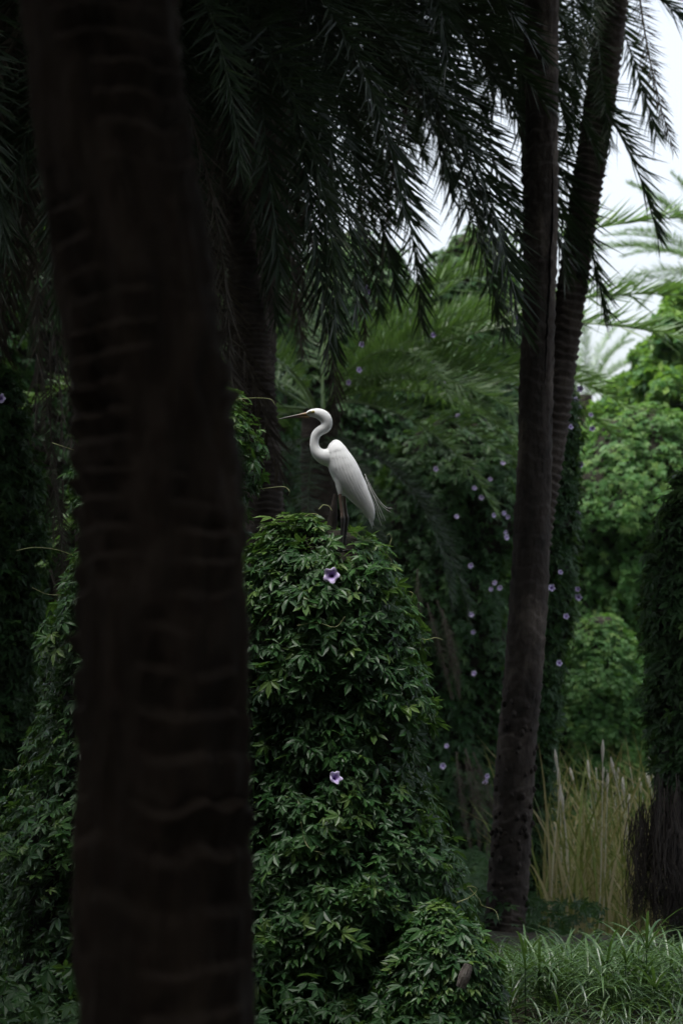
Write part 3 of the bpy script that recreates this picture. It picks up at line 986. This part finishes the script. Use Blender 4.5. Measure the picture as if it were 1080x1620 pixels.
# more palms: dark crowns on the left and further back
more = [('dark palm with drooping fronds behind the vine-hung snag at its side', (150, 1300), (140, 200), (110, -120), 23.0, dict(n_up=12, n_mid=20, n_hang=26, n_dead=16, L=4.2)),
        ('slim palm deep in the shade behind the ringed palm', (300, 1250), (290, 300), (285, -180), 29.0, dict(n_up=12, n_mid=20, n_hang=26, n_dead=14, L=4.2)),
        ('shaded palm at the back with fronds fanning out against the pale sky', (424, 1250), (412, 500), (462, -90), 26.6, dict(n_up=10, n_mid=16, n_hang=20, n_dead=6, L=4.2, skip=(285, 359))),
        ('palm at the back whose dark crown hangs beside the straight trunk', (815, 1300), (852, 450), (820, -260), 27.0, dict(n_up=8, n_mid=16, n_hang=18, n_dead=2, L=3.6, skip=(200, 420))),
        ('dark palm standing behind the vine-draped tree in the shade', (-80, 1250), (-90, 300), (-95, -60), 28.0, dict(n_up=12, n_mid=20, n_hang=22, n_dead=12, L=4.2)),
        ('half-hidden palm at the very back of the dark grove', (180, 1230), (175, 300), (170, -60), 36.0, dict(n_up=14, n_mid=22, n_hang=22, n_dead=10, L=4.2))]
for k, (lab, b0, b1, b2, d, ck) in enumerate(more):
    palm(lab, [b0, b1, b2], [52 * 25 / d] * 3, d, M_BARK, 60 + k, ck, ring=.08, depth=.03, n_ang=28, dz=.03)

# ------------------------------------------------------------------ vine-draped trees and curtains behind
def vine_tree(label, d, rows, n, size, seed, mat, rich=False, **kw):
    y, c, rr = rows[-1]
    b_ = P(c, y, d); b_[2] = float(gz(b_[0], d))
    o = thing('vine_draped_tree', label, 'vine tree', b_, 'vine-draped trees')
    return o, vine_mass(o, d, rows, n, size, seed, mat, rich=rich, **kw)


F_ROWS = [(640, 740, 8), (655, 738, 50), (690, 730, 92), (740, 715, 118), (820, 705, 128), (900, 702, 124), (1000, 700, 118), (1100, 705, 112), (1200, 710, 105), (1300, 712, 100), (1420, 712, 110)]
vt_f, (radF, ZF) = vine_tree('shaded vine-draped tree dotted with lilac flowers beside the straight palm trunk', 36.0, F_ROWS, 12000, .105, 71, M_VINE_DK, bulge=.5, layer=.35)
E_ROWS = [(585, 890, 4), (600, 885, 22), (640, 880, 38), (720, 876, 42), (850, 870, 45), (980, 868, 42), (1040, 858, 36), (1120, 850, 38), (1250, 838, 38), (1420, 825, 45)]
vt_e, (radE, ZE) = vine_tree('narrow column of dark vine leaves with lilac flowers right behind the paired palm trunks', 28.6, E_ROWS, 7000, .08, 72, M_VINE_DK, bulge=.2)
H_ROWS = [(572, -12, 6), (590, -10, 34), (640, -10, 54), (780, -10, 80), (900, -8, 80), (1100, -8, 76), (1320, -8, 82)]
vt_h, _ = vine_tree('tall dark vine-hung tree at the edge of the grove beside drooping dead fronds', 23.5, H_ROWS, 8000, .08, 73, M_VINE_DK, bulge=.2)
I_ROWS = [(728, 1104, 4), (745, 1102, 28), (800, 1106, 60), (860, 1110, 84), (950, 1112, 94), (1050, 1112, 92), (1150, 1112, 88), (1230, 1112, 84), (1300, 1112, 72), (1380, 1108, 50), (1480, 1100, 46)]
vt_i, _ = vine_tree('dark ivy-like vine tree beside the reeds with brown dead stems trailing at its foot', 23.0, I_ROWS, 7000, .085, 74, M_VINE_DK, bulge=.18, rich=True)
K_ROWS = [(640, 1020, 10), (665, 1012, 60), (730, 1000, 95), (770, 985, 112), (820, 972, 125), (880, 965, 130), (960, 965, 116), (1060, 970, 116), (1260, 970, 130)]
vt_k, _ = vine_tree('sunlit green curtain of vines hanging in strands beyond the reeds', 39.0, K_ROWS, 26000, .075, 75, M_VINE_FAR, bulge=.4, strands=.7, droop=1.6, layer=.3, lumpy=.25)
K2_ROWS = [(968, 955, 6), (985, 950, 40), (1030, 946, 66), (1100, 944, 78), (1260, 942, 86)]
vt_k2, _ = vine_tree('rounded lighter green vine mound in front of the hanging vine curtain', 36.0, K2_ROWS, 14000, .065, 76, M_VINE_FAR, bulge=.25, strands=.5, lumpy=.16)
# dense dark backdrop of vine-hung trees at the left, each a tree of its own
for k, (lab, c, w, ty, d) in enumerate([('broad dark vine-hung tree closing the back of the grove behind the slim palm', 330, 150, 150, 42), ('vine-hung tree with dark leaves behind the dark palm', 60, 190, 60, 43),
                                        ('dim vine-hung tree behind the bright green palm', 560, 130, 400, 44), ('dark vine-hung tree behind the shaded flowering vine tree', 750, 105, 400, 45), ('deep green vine-hung tree at the outer edge of the dark grove', -200, 200, 0, 41)]):
    rows = [(ty - 40, c, 8), (ty, c, w * .6), (ty + 120, c, w * .95), (ty + 350, c, w * 1.1), (1000, c, w * 1.15), (1280, c, w)]
    vine_tree(lab, d, rows, 6000, .16, 80 + k, M_VINE_DK, bulge=.25)

for k, (lab, c, w, ty, d) in enumerate([('bright vine-hung tree bordering the far side of the reed clearing', 1290, 120, 560, 40), ('tall vine-hung tree further along the reed clearing', 1480, 130, 480, 37)]):
    rows = [(ty - 40, c, 8), (ty, c, w * .6), (ty + 120, c, w * .95), (ty + 350, c, w * 1.05), (1000, c, w * 1.1), (1280, c, w)]
    vine_tree(lab, d, rows, 6000, .14, 88 + k, M_VINE_FAR, bulge=.25)

# flowers on the background vines
r = rng(14)
for k, (x, y) in enumerate([(689, 742), (724, 658), (795, 732), (775, 758), (750, 772), (761, 787), (781, 815), (797, 812), (803, 818), (799, 842), (801, 850), (722, 817), (744, 895), (776, 932), (782, 922), (790, 930), (745, 972),
                            (748, 1000), (749, 1065), (706, 1180), (700, 1212), (770, 1228), (767, 1237), (703, 602)]):
    dd = 36.0 - (math.sqrt(max(0.04, 1 - ((x - 703) / 122) ** 2)) * 122 / F_PX * 36.0) - .2
    flower(vt_f, P(x, y, dd), (r.uniform(-.7, .7), -1, r.uniform(-.2, .4)), r.uniform(.045, .065), k, throat=k in (21, 22))
for k, (x, y) in enumerate([(917, 615), (910, 632), (934, 656), (936, 678), (915, 645), (902, 675), (918, 735), (913, 812), (886, 905), (913, 932), (914, 945), (884, 1049), (895, 975), (872, 930)]):
    dd = 28.6 - .42 + .3 * (x > 905)
    flower(vt_e, P(x, y, dd), (r.uniform(-.4, .9), -1, r.uniform(.1, .9)), r.uniform(.045, .065), k, throat=False)
for k, (x, y) in enumerate([(578, 455), (583, 462), (572, 545), (568, 585), (551, 605), (685, 530), (818, 502)]):
    flower(palm_far, P(x, y, 31.5), (r.uniform(-.7, .7), -1, .1), .06, k, throat=False)
flower(vt_h, P(2, 630, 23.05), (-.2, -1, 0), .07, 1, throat=False)


# hanging dead fronds and roots
def trailing(obj, x0, x1, y0, y1, d, n, seed, mat=M_FROND_DEAD, name='dead_frond', lean=0.0, rad=.006, wid=14, conv=.3):
    """one bunch of dry strands hanging from a point"""
    r = rng(seed)
    ch, vv = [], []
    for k in range(n):
        t = r.random()
        xa = x0 + (x1 - x0) * ((1 - conv) / 2 + conv * np.clip(t + r.normal(0, .12), 0, 1))
        xb = x0 + (x1 - x0) * t + lean
        p = np.array([P(xa, y0 + r.uniform(-.22, .2) * (y1 - y0), d), P((xa + xb) / 2 + r.normal(0, wid * .2), (y0 + y1) / 2, d - .1), P(xb, y1 - r.uniform(0, .3) * (y1 - y0), d)])
        p[:, 1] += r.normal(0, .12)
        q_ = spline(p, 9)
        q_[1:] += r.normal(0, .022, (8, 3))
        v_, f_ = tube(q_, np.linspace(rad, rad * .4, 9), 3, caps=False)
        ch.append((v_, f_)); vv.append(np.full(len(f_[0]), np.clip(r.normal(.5, .25), 0, 1)))
    v, f = merge(ch)
    return part(name, v, f, mat, obj, False, np.concatenate(vv))


M_DRY = leaf_mat('dry_stem', [(0, (0.012, 0.009, 0.007)), (0.6, (0.026, 0.019, 0.014)), (1, (0.055, 0.043, 0.03))], rough=0.8, trans=0)
for k, (x, y, az, sc) in enumerate([(675, 955, -80, .32), (690, 950, -60, .3), (700, 965, -100, .3), (660, 900, -120, .3), (722, 1190, -110, .34), (735, 1185, -80, .36), (748, 1190, -60, .34), (735, 1200, -95, .3)]):
    frond(vt_f, P(x, y, 34.9), az, -65, -90, 3.6, 'dead', k % 2, 10, sc, out=0)
for k, (x0, x1, y0, y1) in enumerate([(1030, 1085, 1270, 1490), (990, 1060, 1310, 1490), (1050, 1120, 1270, 1490), (1005, 1090, 1290, 1460)]):
    trailing(vt_i, x0, x1, y0, y1, 22.66 + .06 * k, 120, 4 + k, mat=M_DRY, name='dead_stems', rad=.004, conv=.8)
for k, (x, y, az) in enumerate([(60, 560, -40), (80, 540, -90), (95, 570, -60), (70, 700, -30), (88, 720, -80), (60, 640, -120), (100, 760, -70), (80, 900, -50), (92, 950, -100)]):
    frond(vt_h, P(x, y, 24.2 + .08 * (k % 4)), az, -65, -90, 4.2, 'dead', k % 2, 8 * (k % 3 - 1), .4, out=0)


# far broadleaf trees, right
def leafy_tree(label, blobs, trunk_px, d, n, size, seed, mat, name='broadleaf_tree', group=None, cat='tree'):
    r = rng(seed)
    b_ = P(trunk_px, 1200, d); b_[2] = float(gz(b_[0], d)) - .05
    o = thing(name, label, cat, b_, group)
    cs = np.array([P(x, y, d + dy) for x, y, rr, dy in blobs])
    rs = np.array([rr for x, y, rr, dy in blobs]) / F_PX * d * .78
    tp = np.array([b_, b_ + [0, 0, (cs[:, 2].min() - b_[2]) * .7], cs.mean(0)])
    v, f = tube(spline(tp, 14), np.linspace(.22, .08, 14), 10)
    tr = part('trunk', v, f, M_BARK, o, True)
    for c in cs:
        v, f = tube(spline(np.array([tp[1] + (tp[2] - tp[1]) * .4, (tp[2] + c) / 2 - [0, 0, .2], c]), 9), np.linspace(.07, .015, 9), 6)
        part('limb', v, f, M_BARK, o, True)
    return o, leafy_crown(o, cs, rs, n, size, seed, mat)


def leafy_crown(o, cs, rs, n, size, seed, mat):
    r = rng(seed + 1)
    # sub-clumps on every blob, leaves on every sub-clump
    m = 26
    dirs = nrm(r.normal(0, 1, (len(cs) * m, 3)))
    which = np.repeat(np.arange(len(cs)), m)
    sc = cs[which] + dirs * rs[which][:, None] * r.uniform(.55, 1.0, (len(which), 1))
    sr = rs[which] * r.uniform(.22, .42, len(which))
    wt = sr ** 2; wt /= wt.sum()
    k = r.choice(len(which), n, p=wt)
    dl = nrm(r.normal(0, 1, (n, 3)) + [0, 0, .45])
    pos = sc[k] + dl * (sr[k] * r.uniform(.5, 1.05, n))[:, None] * [1, 1, .6]
    nv = dl + r.normal(0, .5, (n, 3)) + [0, 0, .5]
    R = basis(nv, r.normal(0, 1, (n, 3)) + dl * .5 - [0, 0, .4])
    var = np.clip(.3 + .25 * r.normal(0, 1, n) + .35 * r.random(len(which))[k], 0, 1)
    v, f, idx = instance(OVAL[0], OVAL[1], pos, R, size * r.uniform(.6, 1.4, n))
    return part('crown', v, f, mat, o, False, var[idx], kind='stuff')


leafy_tree('yellow-green broadleaf tree in layered clumps standing tall beyond the vine curtain', [(1062, 530, 45, 0), (1095, 480, 55, .5), (1035, 610, 45, 0), (1070, 640, 60, -.5), (1110, 580, 60, 0), (1010, 690, 50, 0), (1080, 740, 60, -.3), (1130, 690, 70, 0), (1140, 460, 60, 1)],
           1090, 47, 34000, .15, 91, M_TREE_FAR, group='far trees')
leafy_tree('hazy rounded tree beyond the leaning palm trunk, below the pale sky', [(955, 660, 34, 0), (990, 625, 38, .5), (1015, 580, 34, 1), (940, 715, 45, 0), (990, 700, 50, 0), (1040, 565, 40, 2), (905, 700, 40, 0)], 960, 53, 30000, .13, 92, M_TREE_FAR, group='far trees')
palm_hz, ph = palm('hazy far palm raising its feathery crown above the yellow-green tree', [(1160, 1230), (1155, 700), (1150, 440)], [26, 26, 26], 50.0, M_BARK, 93, None, ring=.1, depth=.02, n_ang=20, dz=.05)
for k in range(34):
    e0, e1 = [(70, 20), (45, -10), (25, -35), (5, -60)][k % 4]
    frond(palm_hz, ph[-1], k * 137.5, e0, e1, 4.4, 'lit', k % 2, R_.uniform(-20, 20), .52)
palm_hz2, ph2 = palm('small distant palm peeping out behind the hazy rounded tree', [(925, 1230), (925, 800), (925, 625)], [22, 22, 22], 56.0, M_BARK, 94, None, ring=.1, depth=.02, n_ang=20, dz=.05)
for k in range(18):
    e0, e1 = [(75, 30), (55, 0), (30, -30)][k % 3]
    frond(palm_hz2, ph2[-1], k * 137.5, e0, e1, 4.4, 'lit', k % 2, 0, .45)

# trees added overhead and behind the camera to shade the grove
shade = [(-5.5, 3.5, 9.0, 3.4), (4.8, 4.0, 9.0, 3.4), (0.5, -4.0, 9.5, 4.2), (-7.5, 11.0, 10.0, 3.2), (6.8, 12.0, 9.5, 3.0), (-6.0, -6.0, 9, 4.2), (7.0, -5.0, 9, 4.2), (-1.0, 5.0, 10.5, 3.4), (-4.8, 19.5, 11.8, 3.2), (-1.45, 21.8, 12.2, 3.2), (3.2, 21.3, 13.0, 3.0), (-2.3, 30.5, 13.8, 2.7), (-2.4, 9.2, 12.0, 2.8), (3.8, 9.2, 12.0, 2.8), (5.6, 17.0, 12.0, 2.6), (-5.2, 14.0, 12.0, 2.6), (4.4, 14.2, 12.0, 2.6), (-8.5, 24, 12, 3.6), (-4.5, 27, 12.5, 3.4)]
first_tree = None
for k, (x, y, z, rad) in enumerate(shade):
    b_ = np.array([x, y, float(gz(x, y)) - .05])
    o = thing('added_shade_tree', 'leafy tree added to roof and shade the grove', 'tree', b_, 'trees added to shade the grove')
    if first_tree is None:
        rr = rng(500)
        cs = np.array([[math.cos(a) * 1.9, math.sin(a) * 1.9, 8.2 + (q % 3) * .7] for q, a in enumerate(np.linspace(0, 2 * np.pi, 8, endpoint=False))] + [[0, 0, 9.8], [.6, -.3, 8.0], [2.6, 1.8, 7.4], [-2.5, -1.7, 7.2], [1.7, -2.7, 7.3], [-1.9, 2.6, 7.2]])
        v, f = tube(spline(np.array([[0, 0, 0], [.1, .05, 3], [0, .1, 6.4], [0, 0, 9.]]), 16), np.linspace(.2, .06, 16), 10)
        tm_ = mesh('trunk', v, f, M_BARK, True)
        link('trunk', tm_, o)
        cr = leafy_crown(o, cs + b_, np.full(len(cs), 1.45), 15000, .26, 501, M_TREE_DK)
        first_tree = (tm_, cr.data)
    else:
        link('trunk', first_tree[0], o)
        c = link('crown', first_tree[1], o, rot=(0, 0, k * 1.1)); c['kind'] = 'stuff'
    o.scale = (rad / 3.4, rad / 3.4, z / 9.0)

# vine-hung trees added around the camera to block low sky light, sharing one shape
src = None
for k, (x, y) in enumerate([(-10, -8), (-5.5, -10.5), (0, -11.5), (5.5, -10.5), (10, -8), (-11, -2), (11, -2), (-10.5, 4), (10.5, 4), (-9.5, 10), (10, 10), (-9.8, 15.5)]):
    b_ = np.array([x, y, float(gz(x, y))])
    o = thing('added_thicket_tree', 'broad vine-hung tree added to block low light around the grove', 'vine tree', b_, 'vine thicket added to block light')
    if src is None:
        q = rng(601)
        m = 7000
        th = q.uniform(0, 2 * np.pi, m); zz = q.uniform(0, 7.2, m)
        rad = 3.0 * np.sqrt(np.clip(1 - (zz / 7.6) ** 4, .02, 1)) * (1 + .18 * vnoise(np.stack([np.cos(th) * 2, np.sin(th) * 2, zz * .7], -1), 1.0, 3)) - q.random(m) * .5
        pos = np.stack([rad * np.cos(th), rad * np.sin(th), zz], -1)
        out = np.stack([np.cos(th), np.sin(th), .4 + 0 * th], -1)
        R = basis(out + q.normal(0, .35, (m, 3)), q.normal(0, .4, (m, 3)) - [0, 0, 1])
        v, f, idx = instance(PALMATE_LO[1][0], PALMATE_LO[1][1], pos, R, .34 * q.uniform(.6, 1.3, m))
        fo = mesh('foliage', v, f, M_VINE_DK, False, q.random(m)[idx])
        th = np.linspace(0, 2 * np.pi, 16, endpoint=False); zz = np.linspace(0, 7.0, 14)
        TH, ZZ = np.meshgrid(th, zz)
        rr = 2.3 * np.sqrt(np.clip(1 - (ZZ / 7.4) ** 4, .02, 1))
        co = mesh('stem_tangle', np.stack([rr * np.cos(TH), rr * np.sin(TH), ZZ], -1).reshape(-1, 3), [grid_faces(14, 16, True), np.array([[13 * 16 + q_ for q_ in range(16)]])], M_TANGLE, True)
        src = (fo, co)
    c = link('foliage', src[0], o, rot=(0, 0, k * 1.3)); c['kind'] = 'stuff'
    link('stem_tangle', src[1], o)

# ------------------------------------------------------------------ reeds, sedge, ground cover
r = rng(200)
n = 1500
xs = r.uniform(1.8, 4.6, n); ys = r.uniform(26.3, 32, n)
zs = gz(xs, ys) - .02
hh = .6 + 1.35 * r.random(n) ** 1.3
ch, vv = [], []
for k in range(n):
    dry = r.random()
    lean = r.normal(0, .24, 2)
    if dry > .93:
        lean *= 3.5
    t = np.linspace(0, 1, 6)
    bx = lean[0] * t ** 1.8 * hh[k]; by = lean[1] * t ** 1.8 * hh[k]
    droop_ = r.uniform(0, .3) if r.random() < .5 else 0
    c = np.stack([xs[k] + bx + np.sign(lean[0]) * droop_ * t ** 4 * .6, ys[k] + by, zs[k] + hh[k] * (t - droop_ * t ** 4 * .7)], -1)
    w = r.uniform(.006, .016) * np.array([.8, 1, 1, .9, .6, .08])
    a = r.uniform(0, np.pi)
    sd = np.array([math.cos(a), math.sin(a) * .5, 0])
    v_ = np.stack([c - sd * w[:, None], c + sd * w[:, None]], 1).reshape(-1, 3)
    ch.append((v_, grid_faces(6, 2, False)))
    g = r.random() ** 1.1
    hfac = np.linspace(.22, -.1, 5)
    vv.append(np.clip(g + hfac, 0, 1))
v, f = merge(ch)
reeds = link('reeds', mesh('reeds', v, f, M_REED, False, np.concatenate(vv)))
tag(reeds, 'tall yellow-green reeds with straw-coloured dry stems in the clearing', 'reeds', kind='stuff')
ch = []
for k in range(60):
    q = int(r.integers(0, n)); hgt = zs[q] + r.uniform(1.35, 1.8)
    st = np.array([[xs[q], ys[q], zs[q]], [xs[q] + .03, ys[q], (zs[q] + hgt) / 2], [xs[q] + r.normal(0, .1), ys[q], hgt]])
    s = spline(st, 26)
    rad = np.full(26, .0035)
    if k < 34:
        rad[-3:] = [.012, .016, .003]
    ch.append(tube(s, rad, 5))
v, f = merge(ch)
pl2 = link('reed_plumes', mesh('reed_plumes', v, f, M_PLUME, True))
tag(pl2, 'pale fluffy seed heads scattered through the tall reeds', 'reed plumes', kind='stuff')


# umbrella sedge: stem with a whorl of narrow arching blades
def blade_mesh(L, arch, w, seed):
    r_ = rng(seed)
    t = np.linspace(0, 1, 7)
    el = np.radians(arch[0] + (arch[1] - arch[0]) * t)
    x = np.concatenate([[0], np.cumsum(np.cos(el[:-1]))]) * L / 6
    z = np.concatenate([[0], np.cumsum(np.sin(el[:-1]))]) * L / 6
    ww = w * np.array([.6, .95, 1, .95, .8, .5, .05])
    V = []
    for k in range(7):
        V += [[x[k], -ww[k], z[k] + ww[k] * .35], [x[k], 0, z[k]], [x[k], ww[k], z[k] + ww[k] * .35]]
    return np.array(V), grid_faces(7, 3, False)


BL = [blade_mesh(.42, a, .008, k) for k, a in enumerate([(35, -45), (20, -65), (55, -10), (10, -50)])]
BLM = [mesh('blade', v, f, M_SEDGE_OB) for v, f in BL]
stem_v, stem_f = tube(np.stack([np.zeros(6), .01 * np.sin(np.linspace(0, 3, 6)), np.linspace(0, 1, 6)], -1), np.linspace(.005, .0035, 6), 6, ref=(1, 0, 0))
STM = mesh('stem', stem_v, stem_f, M_SEDGE_OB, True)


def sedge(x, y, h, scale, k, label):
    z = float(gz(x, y)) - .01
    o = thing('umbrella_sedge', label, 'sedge plant', (x, y, z), 'umbrella sedges at the water edge')
    link('stem', STM, o, scale=(1, 1, h))
    rr = rng(900 + k)
    m = 15
    for q in range(m):
        ob = link('blade', BLM[int(rr.integers(0, 4))], o)
        ob.matrix_local = Matrix.Translation((0, .0, h - .003 * q)) @ Matrix.Rotation(q * 2 * math.pi / m + rr.uniform(-.15, .15), 4, 'Z') @ Matrix.Rotation(rr.uniform(-.25, .2), 4, 'Y') @ Matrix.Scale(scale * rr.uniform(.65, 1.0), 4)
    return o


r = rng(321)
p = P(1022, 1494, 17.3)
sedge(p[0], p[1], p[2] - float(gz(p[0], p[1])), 1.15, 0, 'tall umbrella sedge on a bare dark stem standing clear of the others')
for k in range(110):
    px, py = r.uniform(800, 1110), r.uniform(1512, 1635)
    d = r.uniform(16.9, 19.4)
    p = P(px, py, d)
    g = float(gz(p[0], d))
    h = p[2] - g
    h = max(h, .1)
    sedge(p[0], d, h, r.uniform(.8, 1.25), k + 1, 'umbrella sedge close beside the low vine mound' if p[0] < 1.2 else ('umbrella sedge near the trailing dead stems of the dark vine tree' if p[0] > 1.75 else 'umbrella sedge in the thicket between the low vine mound and the dead stems'))
# dense low sedge leaves under them
n = 3600
r = rng(322)
xs = r.uniform(.75, 3.4, n); ys = r.uniform(15.2, 21.0, n)
keep = xs > .92 + (ys < 17) * .1
xs, ys = xs[keep], ys[keep]; n = len(xs)
pos = np.stack([xs, ys, gz(xs, ys) + r.uniform(0, .2, n) ** 1.3], -1)
ch, vv = [], []
az = r.uniform(0, 2 * np.pi, n)
ti = r.integers(0, 4, n)
for t in range(4):
    s_ = ti == t
    ca, sa = np.cos(az[s_]), np.sin(az[s_])
    z0 = np.zeros_like(ca)
    R = np.stack([np.stack([ca, -sa, z0], -1), np.stack([sa, ca, z0], -1), np.stack([z0, z0, z0 + 1], -1)], 1)
    v, f, idx = instance(BL[t][0], BL[t][1], pos[s_], R, r.uniform(.35, .85, s_.sum()))
    ch.append((v, f)); vv.append(np.clip(r.normal(.4, .22, s_.sum()), 0, 1)[idx])
v, f = merge(ch)
under = link('sedge_undergrowth', mesh('sedge_undergrowth', v, f, M_SEDGE, False, np.concatenate(vv)))
tag(under, 'dense low thicket of narrow green sedge leaves on the ground', 'undergrowth', kind='stuff')

# dark creeping ground cover across the grove floor
n = 16000
r = rng(323)
xs = r.uniform(-6, 2.2, n); ys = r.uniform(15.0, 40, n)
keep = (xs < .6) | (ys > 24.5)
xs, ys = xs[keep], ys[keep]; n = len(xs)
pos = np.stack([xs, ys, gz(xs, ys) + r.uniform(0, .3, n) + .25 * np.clip(fbm(np.stack([xs, ys, 0 * xs], -1), .7, 2, 4), 0, 1)], -1)
R = basis(r.normal(0, .4, (n, 3)) + [0, -.5, .8], r.normal(0, .6, (n, 3)) + [0, -.6, -.3])
v, f, idx = instance(PALMATE_LO[0][0], PALMATE_LO[0][1], pos, R, .09 * r.uniform(.6, 1.4, n))
cover = link('ground_cover', mesh('ground_cover', v, f, M_VINE_DK, False, np.clip(r.normal(.4, .2, n), 0, 1)[idx]))
tag(cover, 'dark creeping vine leaves covering the floor of the grove', 'ground cover', kind='stuff')

# ------------------------------------------------------------------ haze
hb = np.array([[x, y, z] for z in (-1.8, 19.0) for y in (-26.0, 75.0) for x in (-40.0, 40.0)])
M_HAZE = bpy.data.materials.new('haze')
M_HAZE.use_nodes = True
hn = M_HAZE.node_tree.nodes
hn.clear()
ho = hn.new('ShaderNodeOutputMaterial')
hv = hn.new('ShaderNodeVolumePrincipled')
hv.inputs['Color'].default_value = (.86, .93, .97, 1)
hv.inputs['Density'].default_value = .00012
M_HAZE.node_tree.links.new(hv.outputs[0], ho.inputs['Volume'])
haze = link('haze', mesh('haze', hb, np.array([[0, 2, 3, 1], [4, 5, 7, 6], [0, 1, 5, 4], [2, 6, 7, 3], [0, 4, 6, 2], [1, 3, 7, 5]]), M_HAZE))
haze['kind'] = 'stuff'
haze['label'] = 'thin pale haze hanging in the air of the grove'
haze['category'] = 'haze'
